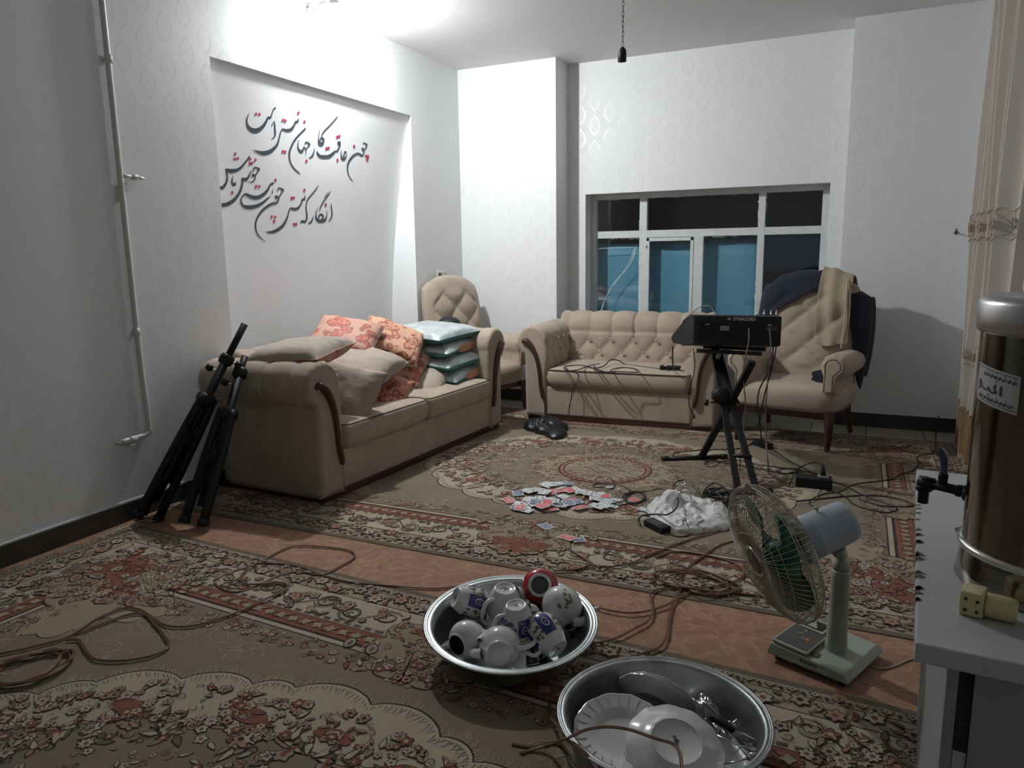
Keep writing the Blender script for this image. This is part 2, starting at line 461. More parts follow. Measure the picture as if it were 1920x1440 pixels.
m = MB()
for a, b in [((sa, zr0-.035), (sb, zr0-.004)), ((sa, zb+.05), (sb, zb+.085)), ((sa, zb+.05), (sa+.028, zr0-.004)), ((sb-.028, zb+.05), (sb, zr0-.004))]:
    m.span((a[0], YF-.012, a[1]), (b[0], YF+.02, b[1]))
sash = m.build('sash', M['white_frame'], win, smooth=False, bevel=.003)
for z in (zr0-.10, zb+.2):
    m = MB(); m.tube([(sa+.002, YF-.016, z), (sa+.002, YF-.016, z+.035)], .006, 8); m.build('hinge', M['chrome'], sash)
panes = [(jl+.05, zr1, m1a, zt-.04), (m1b, zr1, m2a, zt-.04), (m2b, zr1, jr-.055, zt-.04),
         (jl+.05, zb+.05, m1a, zr0), (sa+.02, zb+.07, sb-.02, zr0-.03), (m3b, zb+.05, m2a, zr0), (m2b, zb+.05, jr-.055, zr0)]
rs = random.Random(4)
for i, (a, b, c_, d) in enumerate(panes):
    m = MB(); m.span((a, YF+.016, b), (c_, YF+.020, d)); m.build('pane', M['glass'], win, smooth=False)
    if i in (0, 1, 3, 5, 2):     # dried putty smeared round the glass
        m = MB()
        for _ in range(16 if i != 1 else 22):
            side = rs.random()
            if side < .6: x = rs.uniform(a, c_); z = d - (0 if i != 4 else .004); w_, h_ = rs.uniform(.02, .07), rs.uniform(.004, .014)
            else: x = rs.choice((a, c_)); z = rs.uniform(b, d); w_, h_ = rs.uniform(.005, .012), rs.uniform(.02, .08)
            if side < .6: pts = [(x, z+.003), (x-w_/2, z), (x-w_/3, z-h_), (x, z-h_*.6), (x+w_/4, z-h_*1.2), (x+w_/2, z)]
            else:
                sg = 1 if x == a else -1
                pts = [(x-sg*.003, z), (x, z-h_/2), (x+sg*w_, z-h_/4), (x+sg*w_*.5, z), (x+sg*w_, z+h_/3), (x, z+h_/2)]
            m.add([(p[0], YF+.0135, p[1]) for p in pts]+[(p[0], YF+.0155, p[1]) for p in pts],
                  [tuple(range(6)), tuple(range(11, 5, -1))]+[(k, (k+1) % 6, (k+1) % 6+6, k+6) for k in range(6)])
        m.build('putty_smear', M['white_frame'], win, smooth=False)
# strips of old tape on the left lower pane
m = MB()
def tape(pts, w_):
    P = spline([atY(x, y, YF+.0145) for x, y in pts], 4); L = []
    for i, p in enumerate(P):
        ww = w_*rs.uniform(.25, 1.0); L.append([p+Vector((-ww, 0, 0)), p+Vector((ww, 0, -ww*.3))])
    m.grid(L)
tape([(1193, 462), (1188, 480), (1178, 500), (1160, 520), (1145, 540), (1133, 565), (1124, 592)], .008)
tape([(1190, 466), (1180, 490), (1165, 515), (1150, 535)], .004)
P = [atY(x, y, YF+.0145) for x, y in ((1112, 467), (1150, 465.5), (1190, 464))]
m.grid([[p, p+Vector((0, 0, .006))] for p in P])
m.build('tape', mat('clear_tape', (.46, .56, .58), .3), win, smooth=False)
# blue sheeting hung outside behind the lower panes
M['blue_sheet'] = mat('blue_plastic_sheet', (.20, .44, .55), .5, c2=(.16, .38, .50), nscale=2)
def sheet(name, x0, x1, label, zlo, zhi):
    m = MB(); P = []
    for i in range(25):
        x = x0+(x1-x0)*i/24; P.append([])
        for j in range(10):
            z = zlo+(zhi-zlo)*j/9
            P[-1].append((x, YF+.135+.008*math.sin(x*17+z*2), z))
    m.grid(P); o = m.build(name, M['blue_sheet'])
    md = o.modifiers.new('thick', 'SOLIDIFY'); md.thickness = .004
    tag(o, label, 'sheet'); return o
zs = atY(1250, 456, YF+.13).z
sheet('plastic_sheet', WX0-.04, atY(1426, 500, YF+.13).x, 'blue plastic sheet hung outside behind the lower panes of the window', .3, zs)
struct(bx('trim_3', [((WX0-.6, YW+.9, -.2), (WX1+.6, YW+.95, 3.0))], mat('night_wall', (.022, .024, .035), .7)))
bpy.data.objects['trim_3'].name = 'wall_outside'

# ------------------------------------------------------------------ ceiling lamp bulb, on a holder by the left wall
lamp = thing('wall_lamp', 'bright bare bulb on a white holder high above the niche', 'lamp', BULB_POS)
TB = frame_from(BULB_AIM).to_4x4()
m = MB(); m.lathe([(.052, 0), (.051, .010), (.045, .022), (.033, .032), (.016, .037), (0, .038)], 28, T=TB); m.build('bulb', M['bulb'], lamp)
m = MB(); m.lathe([(0, -.002), (.052, -.002), (.053, -.006), (.044, -.035), (.028, -.06), (.018, -.066), (.0, -.066)], 28, T=TB)
dx = XL-BULB_POS[0]; e_ = TB @ Vector((0, 0, -.06))
m.tube(spline([e_, e_+Vector((-.02, -.02, .03)), Vector((dx+.03, e_.y-.02, .018)), Vector((dx, e_.y-.02, .015))], 5), .011, 8)
m.lathe([(.0, 0), (.04, 0), (.035, .02), (0, .02)], 20, T=Matrix.Translation((dx, e_.y-.02, .015)) @ Matrix.Rotation(PI/2, 4, 'Y'))
m.build('holder', M['white_plastic'], lamp)

# hanging chain with a black lamp socket
cp = atY(1167, 104, 4.6)
ch = thing('hanging_socket', 'short black lamp socket hanging from the ceiling on a thin chain', 'socket', cp)
m = MB(); m.lathe([(0, .045), (.012, .045), (.022, .03), (.024, .01), (.024, -.035), (.018, -.036), (.018, -.02), (0, -.02)], 20)
m.build('socket_body', M['black_plastic'], ch)
m = MB(); m.span((-.028, -.012, -.036), (-.021, .012, .012)); m.build('terminal', M['white_plastic'], ch, smooth=False, bevel=.002)
top = HC-cp.z; n = int((top-.06)/.028)
link = None
for i in range(n):
    if link is None:
        m = MB(); m.tube(spline([(.006, 0, 0), (.005, 0, .012), (0, 0, .019), (-.005, 0, .012), (-.006, 0, 0), (-.005, 0, -.012), (0, 0, -.019), (.005, 0, -.012)], 3, True)+[Vector((.006, 0, 0))], .0024, 6)
        link = m.build('chain_link', M['grey_plastic'], ch); o = link
    else:
        o = link.copy(); col.objects.link(o); o.parent = ch
    o.location = (0, 0, .065+i*.028); o.rotation_euler = (0, 0, (i % 2)*PI/2)
m = MB(); m.lathe([(0, 0), (.03, 0), (.026, -.018), (0, -.02)], 18, T=Matrix.Translation((0, 0, top))); m.build('ceiling_cup', M['white_plastic'], ch)

# ------------------------------------------------------------------ gas pipe on the left wall
px0 = XL+.02
pipe = thing('gas_pipe', 'thin white painted pipe running down the left wall with two capped valves', 'pipe', (px0, 2.765, .45))
def lp(x, y, z): return (x-px0, y-2.765, z-.45)
m = MB(); m.tube(spline([lp(px0, 2.755, HC), lp(px0, 2.76, 1.8), lp(px0, 2.765, 1.0), lp(px0, 2.778, .52), lp(px0, 2.765, .462), lp(px0, 2.72, .452), lp(px0, 2.60, .447)], 5), .015, 10)
m.build('pipe_run', M['white_plastic'], pipe)
for z in (1.02, 2.4):
    m = MB(); m.tube([lp(px0, 2.762, z-.02), lp(px0, 2.762, z+.02)], .018, 10); m.tube([lp(px0, 2.762, z), lp(XL, 2.762, z)], .008, 6)
    m.build('pipe_clip', M['white_plastic'], pipe)
m = MB(); m.tube([lp(px0, 2.765, 1.83), lp(px0, 2.83, 1.828)], .011, 8); m.tube([lp(px0, 2.83, 1.828), lp(px0, 2.86, 1.828)], .015, 8); m.tube([lp(px0, 2.86, 1.828), lp(px0, 2.90, 1.826)], .009, 8)
v = m.build('valve', M['white_plastic'], pipe)
m = MB(); m.box(lp(px0+.012, 2.845, 1.828), (.02, .035, .008)); m.build('valve_handle', M['white_plastic'], v, smooth=False, bevel=.002)
m = MB(); m.tube([lp(px0, 2.69, .45), lp(px0, 2.65, .448)], .018, 8); m.tube([lp(px0, 2.655, .447), lp(px0, 2.575, .446)], .009, 8)
m.tube([lp(px0, 2.655, .45), lp(px0+.004, 2.655, .42)], .006, 6); v = m.build('valve', M['white_plastic'], pipe)
m = MB(); m.box(lp(px0+.012, 2.66, .418), (.012, .03, .008)); m.build('valve_handle', M['white_plastic'], v, smooth=False, bevel=.002)

# double wall socket above the corner chair
a = atX(817, 508, XL); b_ = atX(838, 520, XL)
ws = thing('wall_socket', 'white double wall socket just above the corner armchair', 'socket', (XL, (a.y+b_.y)/2, 1.215))
for k, dy in enumerate((-.048, .048)):
    m = MB(); m.box((.006, dy, 0), (.012, .086, .086)); p = m.build('plate', M['white_plastic'], ws, smooth=False, bevel=.004)
    m = MB(); m.lathe([(0, .0125), (.019, .0125), (.02, .0145), (.023, .0145), (.023, .012)], 20, T=Matrix.Translation((0, dy, 0)) @ Matrix.Rotation(PI/2, 4, 'Y'))
    m.build('outlet', M['dark_gap'] if k == 0 else M['white_plastic'], p)

# ------------------------------------------------------------------ wall calligraphy (stuck-on lettering on the niche wall)
XN = XL-.15
cal = thing('wall_lettering', 'Persian calligraphy in dark lettering with crimson dots on the niche wall', 'lettering', (XN, 4.3, 2.0))
O1, O2, O3, O4 = (400, 180, 10.29), (540, 200, 10.29), (400, 270, 11.08), (470, 330, 10.29)
ST = [
 (O1, [(695,325,6),(655,430,22),(650,520,30),(690,610,62),(770,665,92),(860,660,88),(960,585,66),(1020,490,44),(1060,410,34),(1100,420,40),(1130,350,18),(1165,260,26),(1205,225,30)]),
 (O1, [(1130,600,4),(1140,550,16),(1175,480,8),(1185,540,22),(1190,640,30),(1197,720,30),(1180,790,24),(1125,828,12)]),
 (O1, [(770,1040,6),(860,1075,44),(960,1100,76),(1060,1085,80),(1150,1030,64),(1230,940,44),(1270,820,26),(1300,700,24),(1335,640,30),(1380,655,44),(1440,665,58),(1510,640,50),(1560,575,30),(1595,500,30),(1630,490,30),(1645,430,12)]),
 (O2, [(0,460,60),(50,440,50),(100,380,30),(150,290,36),(185,290,40),(205,235,12)]),
 (O2, [(335,405,10),(320,440,36),(240,520,34),(150,620,36),(80,740,38),(35,860,36),(28,960,30),(50,1080,26),(110,1180,24),(180,1250,26),(245,1300,10)]),
 (O2, [(210,640,8),(192,720,18),(200,810,30),(250,870,60),(285,840,40),(310,780,20),(345,830,22),(345,940,6)]),
 (O2, [(345,830,12),(380,780,22),(415,735,34),(390,700,34),(345,690,28),(322,730,10)]),
 (O2, [(508,800,8),(500,870,22),(470,950,34),(405,993,14)]),
 (O2, [(955,190,18),(880,280,24),(790,380,26),(700,470,28),(655,545,22),(650,600,30),(680,620,40),(675,690,50),(635,725,72),(600,700,44),(590,620,18),(600,520,14),(625,435,6)]),
 (O2, [(655,590,36),(620,640,24),(625,690,30)]),
 (O2, [(555,850,8),(570,900,36),(620,955,60),(700,970,72),(790,960,70),(860,910,54),(910,860,30),(945,860,34),(985,790,26),(1005,720,34),(990,680,40),(965,710,34),(985,740,30)]),
 (O2, [(1030,825,6),(1025,920,22),(1040,990,44),(1075,1015,54),(1110,980,30),(1140,915,6)]),
 (O2, [(1075,980,34),(1080,920,22),(1100,880,30),(1120,890,26),(1105,860,20),(1085,880,10)]),
 (O2, [(1440,720,10),(1460,700,22),(1515,730,34),(1500,790,24),(1460,850,22),(1440,830,44),(1445,790,40)]),
 (O2, [(1460,850,18),(1458,910,26),(1420,950,34),(1390,920,40),(1330,910,44),(1250,960,44),(1180,1050,38),(1150,1150,32),(1155,1260,24),(1190,1360,20),(1255,1445,8)]),
 (O3, [(755,240,14),(735,290,34),(660,390,40),(560,500,56),(460,550,72),(340,560,84),(270,530,44),(285,620,30),(290,720,34),(260,820,44),(200,900,70),(140,915,70)]),
 (O3, [(410,660,8),(392,740,24),(395,810,36),(425,850,60),(450,830,50),(462,790,14)]),
 (O3, [(785,550,8),(760,620,30),(720,700,48),(660,740,70),(605,720,40),(605,800,36),(580,920,44),(520,1050,56),(420,1170,72),(290,1250,80),(170,1270,76)]),
 (O3, [(825,590,12),(840,510,26),(870,490,34),(950,520,40),(920,580,30),(875,650,34),(830,650,60),(830,620,50)]),
 (O3, [(875,660,20),(865,730,26),(820,780,26),(770,795,18),(710,780,6)]),
 (O3, [(1245,800,40),(1215,830,50),(1180,850,34),(1130,950,50),(1050,1040,66),(950,1100,74),(850,1110,80),(750,1080,66),(670,1040,44),(600,1100,26),(575,1190,34),(620,1280,50),(700,1310,76),(800,1310,80),(920,1280,70),(1040,1210,50),(1130,1130,30),(1190,1090,10)]),
 (O3, [(1245,925,6),(1230,980,14),(1225,1020,38)]),
 (O4, [(515,300,10),(530,250,24),(560,235,30),(625,270,40),(600,320,26),(550,400,26),(500,410,60),(495,375,50)]),
 (O4, [(550,420,20),(530,480,30),(490,520,44),(420,530,44),(330,580,44),(240,650,42),(160,750,38),(105,870,34),(95,980,28),(120,1090,24),(180,1180,24),(290,1270,10)]),
 (O4, [(285,1080,10),(400,1085,50),(500,1050,62),(600,980,58),(670,880,44),(715,770,30),(745,660,26),(780,620,34),(840,640,56),(910,620,46),(965,550,30),(1000,455,34),(1035,450,40),(1055,370,8)]),
 (O4, [(1305,185,12),(1220,310,26),(1110,440,26),(1075,540,22),(1070,640,24),(1085,740,28),(1080,830,34),(1045,885,44),(1000,865,36),(965,910,30)]),
 (O4, [(1205,770,8),(1195,830,24),(1160,890,34),(1105,925,14)]),
 (O4, [(1540,295,12),(1470,400,26),(1400,500,24),(1345,610,22),(1325,700,6)]),
 (O4, [(1490,315,12),(1425,415,14)]),
 (O4, [(1300,610,6),(1265,700,18),(1260,790,30),(1300,860,56),(1370,870,64),(1430,850,50),(1465,780,22),(1475,665,8)]),
 (O4, [(1310,830,16),(1320,770,30),(1370,740,36),(1400,790,30),(1370,850,30)]),
 (O4, [(1555,520,6),(1555,600,22),(1568,700,28),(1560,790,28),(1505,880,12)]),
]
DT = [(O1,825,350),(O1,890,355),(O1,1345,465,),(O1,1390,480),(O1,1340,1070),(O1,1385,1080),(O1,420,1120),(O1,412,1215),(O1,470,1205),
 (O1,712,1218),(O1,705,1305),(O1,748,1295),(O1,812,1235),(O2,200,120),(O2,318,290),(O2,948,585),(O2,990,570),(O2,740,805),(O2,782,800),(O2,1275,765),
 (O2,955,1030),(O2,355,1050),(O2,1505,955),(O2,1545,960),(O2,1525,1025),(O3,392,1010),(O3,885,885),(O3,950,885),(O3,1290,750),
 (O4,405,785),(O4,470,795),(O4,452,875),(O4,790,425),(O4,832,425),(O4,1035,275),(O4,835,930),(O4,880,930),(O4,1448,555)]
def nichept(o, x, y):
    px, py = o[0]+x/o[2], o[1]+y/o[2]; d = .15
    for _ in range(14): d = dep(atX(px, py, XL-d+.0015).z)
    return atX(px, py, XL-d+.0015)
co = Vector(cal.location)
si = 0
for o_, pts in ST:
    m = MB(); sp_ = spline([(x, y, w_) for x, y, w_ in pts], 5); L = []
    si += 1; lift = Vector((.0001*(si % 5), 0, 0))
    for i, p in enumerate(sp_):
        q = sp_[min(i+1, len(sp_)-1)]-sp_[max(i-1, 0)]; t = Vector((q.x, q.y)); t.normalize()
        nx, ny = -t.y, t.x; hw = max(p.z, 3)/2
        a = nichept(o_, p.x+nx*hw, p.y+ny*hw)-co; b_ = nichept(o_, p.x-nx*hw, p.y-ny*hw)-co
        L.append([a+lift, b_+lift])
    m.grid(L); ob = m.build('stroke', M['letter'], cal, smooth=False)
for d in DT:
    o_, x, y = d; r = 38 if o_ is O3 else 34
    P = [nichept(o_, x+dx*r*.8, y+dy*r)-co+Vector((.0006, 0, 0)) for dx, dy in ((0, -1), (.75, -.55), (.9, .1), (.1, 1), (-.8, .5), (-.85, -.2))]
    m = MB(); m.add(P, [tuple(range(6))]); ob = m.build('dot', M['letter_dot'], cal, smooth=False)

# ------------------------------------------------------------------ curtain by the right wall
cur = thing('curtain', 'cream embroidered curtain with golden hem band hanging beside the right wall', 'curtain', (.72, 5.4, 0))
m = MB(); mt = []
def cpos(i, n, z):
    t = i/n; y = 5.98-1.02*t
    amp = .045+.012*math.sin(t*21+1)
    x = .735+amp*math.sin(t*2*PI*7.2+.6+.2*math.sin(z*1.3))-.03*(1-t)+.012*math.sin(z*2.2+t*9)
    y += .02*math.cos(t*2*PI*7.2)
    return Vector((x-.72, y-5.4, z))
zsn = [HC-.02]+[3.0-.1*k for k in range(0, 27)]+[.36, .30, .24, .18, .12, .07, .03, .02]
NC = 150
def strip(name, za, zb, mt, parent=cur, off=0.0):
    m = MB(); zz = np.linspace(za, zb, max(2, int(abs(za-zb)/.08)+1)); P = []
    for i in range(NC+1):
        P.append([cpos(i, NC, z)+Vector((off, 0, 0)) for z in zz])
    m.grid(P); return m.build(name, M[mt], parent)
zb1 = .36
strip('curtain_cloth', HC-.02, zb1, 'curtain')
strip('hem_band', zb1, .05, 'curtain_band')
strip('hem_lace', .05, .016, 'curtain_trim')
for z in (1.45, 1.61, zb1+.005):
    m = MB(); m.tube([cpos(i, NC, z+.012*math.sin(i*.9))+Vector((-.004, 0, 0)) for i in range(NC+1)], .0035, 5); m.build('embroidered_line', M['curtain_trim'], cur)
for i in range(2, NC-2, 9):
    for z, s in ((1.53, 1.0),) + (((.72, 1.0),) if (i//9) % 2 == 0 else ()):
        c_ = cpos(i, NC, z)+Vector((-.010, 0, 0)); m = MB()
        for k in range(5):
            a = 2*PI*k/5; m.ball(c_+Vector((0, math.cos(a)*.020, math.sin(a)*.022)), .014*s, 8, sc=(.4, 1, 1))
        m.build('flower', M['curtain_flower'], cur)
        m = MB(); m.tube(spline([c_+Vector((0, dy, dz)) for dy, dz in ((0, .065), (.03, .03), (.034, 0), (.02, -.04), (0, -.065), (-.02, -.04), (-.034, 0), (-.03, .03))], 4, True), .003, 5)
        m.build('frame_stitch', M['curtain_trim'], cur)
m = MB(); m.tube([(.03, -.60, HC-.03), (.03, .64, HC-.03)], .012, 10); m.build('curtain_rail', M['white_plastic'], cur)
sh = thing('sheer_curtain', 'plain white sheer curtain panel nearer than the embroidered one', 'curtain', (.815, 4.55, 0))
m = MB(); P = []
for i in range(90):
    t = i/89; P.append([(.014*math.sin(t*40+z*.5), .35-.9*t, z) for z in np.linspace(HC-.02, .02, 14)])
m.grid(P); m.build('sheer_cloth', M['sheer'], sh)
m = MB(); m.tube([(0, -.6, HC-.02), (0, .38, HC-.02)], .01, 8); m.build('sheer_rail', M['white_plastic'], sh)

hk = atY(1793, 436, YC); hkt = thing('curtain_hook', 'small dark metal tieback hook on the wall beside the embroidered curtain', 'hook', (min(hk.x, .66), YC, hk.z))
m = MB(); m.tube(spline([(0, 0, 0), (0, -.035, 0), (-.006, -.05, .010), (-.004, -.045, .026)], 4), .005, 8); m.lathe([(0, 0), (.014, 0), (.012, .006), (0, .007)], 14, T=Matrix.Rotation(PI/2, 4, 'X')); m.build('hook_body', M['darkwood'], hkt)
# ------------------------------------------------------------------ carpets
M['orange_carpet'] = None
m_, nt, b = newmat('orange_moquette'); M['orange_carpet'] = m_
n1 = noisef(nt, 5.5, 3, .5, dist=2.2); n2 = noisef(nt, 26, 4, .6)
vein = ((n1 - .5).abs()*(-14.0) + 1.0).sat()
c_ = mixc(nt, ((n2-.35)*2.5).sat(), (.265, .142, .088), (.325, .185, .115))
nt.links.new(mixc(nt, vein*.5, c_, (.46, .29, .19)), b.inputs['Base Color']); b.inputs['Roughness'].default_value = .95
bump(nt, b, noisef(nt, 300, 3)*.6+n1*.4, .5, .003)
RA1 = math.radians(-3.1); RC1 = Vector((-1.355, .86)); RL, RW = 4.22, 3.2
RC2 = Vector((-1.42, 4.45))
m = MB(); P = []
for i in range(90):
    x = XL+.02+(XR-XL-.035)*i/89; P.append([])
    for j in range(46):
        y = 1.9+1.7*j/45
        h = .005+.0035*max(0, noise.noise((x*2.1, y*3.0, 3)))+ (.006*math.exp(-((x-.0-(y-2.4)*-.25)/.012)**2) if y < 2.7 else 0)
        P[-1].append((x, y, h))
m.grid(P); o = m.build('orange_carpet', M['orange_carpet'])
md = o.modifiers.new('thick', 'SOLIDIFY'); md.thickness = .004
tag(o, 'orange patterned moquette carpet showing between the two large rugs', 'carpet')

RCOL = [('khaki_pile', (.215, .172, .118)), ('tan_pile', (.275, .215, .148)), ('cream_pile', (.42, .355, .265)), ('rust_pile', (.215, .078, .048)),
        ('brown_pile', (.032, .017, .013)), ('pink_pile', (.32, .185, .125)), ('olive_pile', (.135, .108, .072)), ('black_pile', (.022, .020, .020)), ('buff_pile', (.32, .262, .182))]
KH, TA, CR, RU, BR, PK, OL, BK, BF = range(9)
rmats = []
for nme, c in RCOL:
    mm, nt, b = newmat(nme)
    f = ((noisef(nt, 4, 4, .6)-.3)*2.2).sat(); g = noisef(nt, 420, 2)
    c0 = mixc(nt, f, tuple(v*.86 for v in c), tuple(v*1.08 for v in c))
    nt.links.new(mixc(nt, (g-.45)*.9, c0, tuple(v*.6 for v in c)), b.inputs['Base Color'])
    b.inputs['Roughness'].default_value = .95; b.inputs['Specular IOR Level'].default_value = .15
    b.inputs['Sheen Weight'].default_value = .12
    bump(nt, b, g, .5, .002); rmats.append(mm)
HU, HV = RL/2, RW/2
class Rug:
    def __init__(s): s.V = []; s.Fc = []; s.M = []; s.k = 0
    def j(s): s.k = (s.k*7+3) % 1009; return s.k*3.0e-7
    def poly(s, pts, layer, mi, fan=False):
        z = .010+layer*.00035+s.j(); o = len(s.V)
        if fan:
            cx = sum(p[0] for p in pts)/len(pts); cy = sum(p[1] for p in pts)/len(pts)
            s.V.append((cx, cy, z)); s.V += [(p[0], p[1], z) for p in pts]; n = len(pts)
            for k in range(n): s.Fc.append((o, o+1+k, o+1+(k+1) % n)); s.M.append(mi)
        else:
            s.V += [(p[0], p[1], z) for p in pts]; s.Fc.append(tuple(range(o, o+len(pts)))); s.M.append(mi)
    def stroke(s, pts, w_, layer, mi):
        z = .010+layer*.00035+s.j(); o = len(s.V); n = len(pts)
        for i in range(n):
            a = pts[max(i-1, 0)]; b = pts[min(i+1, n-1)]
            dx, dy = b[0]-a[0], b[1]-a[1]; L = math.hypot(dx, dy) or 1
            h = (w_[i] if isinstance(w_, list) else w_)/2
            s.V.append((pts[i][0]-dy/L*h, pts[i][1]+dx/L*h, z)); s.V.append((pts[i][0]+dy/L*h, pts[i][1]-dx/L*h, z))
        for i in range(n-1): s.Fc.append((o+2*i, o+2*i+1, o+2*i+3, o+2*i+2)); s.M.append(mi)
    def flower(s, x, y, r, cols, layer, rot=0, k=5, out=True):
        n = k*4
        def ring(R, amp): return [(x+R*(1+amp*math.cos(k*(2*PI*i/n)))*math.cos(2*PI*i/n+rot), y+R*(1+amp*math.cos(k*(2*PI*i/n)))*math.sin(2*PI*i/n+rot)) for i in range(n)]
        if out: s.poly(ring(r*1.2, .2), layer, BR, True)
        s.poly(ring(r, .24), layer+1, cols[0], True)
        if len(cols) > 1: s.poly([(x+r*.42*math.cos(2*PI*i/6), y+r*.42*math.sin(2*PI*i/6)) for i in range(6)], layer+2, cols[1])
    def leaf(s, x, y, a, L, w_, mi, layer, out=None):
        c, d = math.cos(a), math.sin(a)
        def P(t, q): return (x+c*t*L-d*q*w_, y+d*t*L+c*q*w_)
        if out is not None:
            s.poly([P(-.1, 0), P(.3, .7), P(.7, .5), P(1.14, 0), P(.7, -.5), P(.3, -.7)], layer, out)
        s.poly([P(0, 0), P(.3, .5), P(.7, .32), P(1, 0), P(.7, -.32), P(.3, -.5)], layer+1, mi)
    def paisley(s, x, y, a, L, mi, layer):
        c, d = math.cos(a), math.sin(a)
        def P(k):
            out = []
            for i in range(18):
                t = 2*PI*i/18; r = L*k*(.5+.5*abs(math.cos(t/2))**.6); u = r*math.cos(t)+(.35*L if abs(i-9) < 2 else 0)*0
                v = r*.62*math.sin(t); u2 = u; v2 = v+.22*L*(1-math.cos(t))*.5*(-1)
                out.append((x+c*u2-d*v2, y+d*u2+c*v2))
            return out
        s.poly(P(.62), layer, BR, True); s.poly(P(.52), layer+1, mi, True); s.poly(P(.26), layer+2, OL, True)
    def curl(s, x, y, r, a0, turns, w_, mi, layer, sg=1):
        n = int(9*turns)+4; pts = []
        for i in range(n+1):
            t = i/n; rr = r*(1-.8*t); a = a0+sg*2*PI*turns*t; pts.append((x+rr*math.cos(a), y+rr*math.sin(a)))
        s.stroke(pts, [w_*(1-.5*i/n) for i in range(n+1)], layer, mi)
    def rect(s, d, layer, mi):
        s.poly([(-.0, -.0), (HU-d, 0), (HU-d, HV-d), (0, HV-d)], layer, mi)
R_ = Rug(); rr = random.Random(11)
for layer, (d, c) in enumerate([(0, OL), (.030, BF), (.072, BR), (.078, BF), (.163, BR), (.169, CR), (.362, BR), (.367, RU), (.452, BR), (.466, CR), (.488, BR), (.495, KH)]):
    R_.rect(d, layer, c)
L0 = 13
def border(fn):        # runs along both sides of the quarter: fn(point function, length)
    fn(lambda t, d: (t, HV-d), HU); fn(lambda t, d: (HU-d, t), HV)
def bands(P, L):
    n = int(L/.034)
    for i in range(n):
        t = i*.034
        if t > L-.05: continue
        x, y = P(t, .051+.008*(i % 2))
        if i % 2: R_.poly([(x-.009, y), (x, y-.009), (x+.009, y), (x, y+.009)], L0, BK if i % 4 == 1 else BR)
        else: R_.flower(x, y, .011, (CR, RU) if i % 8 == 0 else (CR, BR), L0, k=4)
        x, y = P(t+.017, .040+.02*rr.random()); R_.poly([(x-.005, y-.003), (x+.005, y-.004), (x+.002, y+.006)], L0, BR)
    # guard stripe
    n = int(L/.012); pts = [P(i*.012, .12+.022*math.sin(i*.012*2*PI/.21)) for i in range(n) if i*.012 < L-.12]
    R_.stroke(pts, .004, L0, BR)
    n = int((L-.12)/.105)
    for i in range(n):
        t = .03+i*.105; x, y = P(t, .12+.022*math.sin(t*2*PI/.21+1.2))
        R_.flower(x, y, .026, ((PK, RU), (CR, RU), (BF, BR))[i % 3], L0+1, rot=i, k=6)
        for s_ in (-1, 1):
            x, y = P(t+.05, .12+s_*.022); R_.leaf(x, y, rr.uniform(0, 6.3), .03, .014, (RU, OL, PK)[i % 3], L0+1, BR)
            x, y = P(t+.03, .12+s_*.033); R_.leaf(x, y, rr.uniform(0, 6.3), .018, .008, BR, L0+1)
    for i in range(int(L/.03)):
        t = i*.03
        if t < L-.17:
            x, y = P(t, .12+rr.uniform(-.036, .036)); R_.poly([(x+.008*math.cos(a), y+.008*math.sin(a)) for a in (rr.random(), 2.1+rr.random(), 4.2+rr.random())], L0, (RU, BR, OL)[i % 3])
    # dashes
    for i in range(int(L/.05)):
        for dd in (.343, .353):
            t = i*.05
            if .18 < t < L-.4: R_.stroke([P(t, dd), P(t+.034, dd)], .0045, L0, BR)
    # red band with pale leaves
    for i in range(int(L/.062)):
        t = .2+i*.062
        if t < L-.45:
            x, y = P(t, .41); R_.flower(x, y, .019, (BF,), L0, rot=i*.7, k=4, out=False)
            for s_ in (-1, 1): x, y = P(t+.031, .41+s_*.02); R_.leaf(x, y, s_*.6, .018, .009, PK, L0)
    pts = [P(.18+i*.01, .41+.026*math.sin(i*.01*2*PI/.124)) for i in range(int((L-.6)/.01))]
    if len(pts) > 3: R_.stroke(pts, .003, L0, BR)
border(bands)
# main cream band: scrolls and flower sprays
def scrolls(P, L):
    t = .30
    k = 0
    while t < L-.42:
        s_ = 1 if k % 2 else -1
        x, y = P(t, .26+s_*.02)
        R_.curl(x, y, .052, rr.uniform(0, 6.3), 1.6, .011, OL if k % 3 else TA, L0, s_)
        R_.curl(x, y, .056, rr.uniform(0, 6.3), 1.3, .004, BR, L0+1, s_)
        pts = [P(t+j*.02, .26+s_*.045*math.cos(j*.5)) for j in range(9)]
        R_.stroke(pts, .005, L0, BR)
        for q in range(7):
            x, y = P(t+rr.uniform(.02, .18), .265+rr.uniform(-.07, .07))
            w_ = rr.random()
            if w_ < .45: R_.flower(x, y, rr.uniform(.012, .022), rr.choice(((PK, RU), (BF, BR), (TA, RU), (OL, CR))), L0+1, rr.random()*6, rr.choice((5, 6)))
            elif w_ < .8: R_.leaf(x, y, rr.uniform(0, 6.3), rr.uniform(.025, .05), .015, rr.choice((OL, RU, TA)), L0+1, BR)
            else: R_.curl(x, y, .02, rr.uniform(0, 6.3), 1.1, .004, BR, L0+1)
        t += .155; k += 1
border(scrolls)
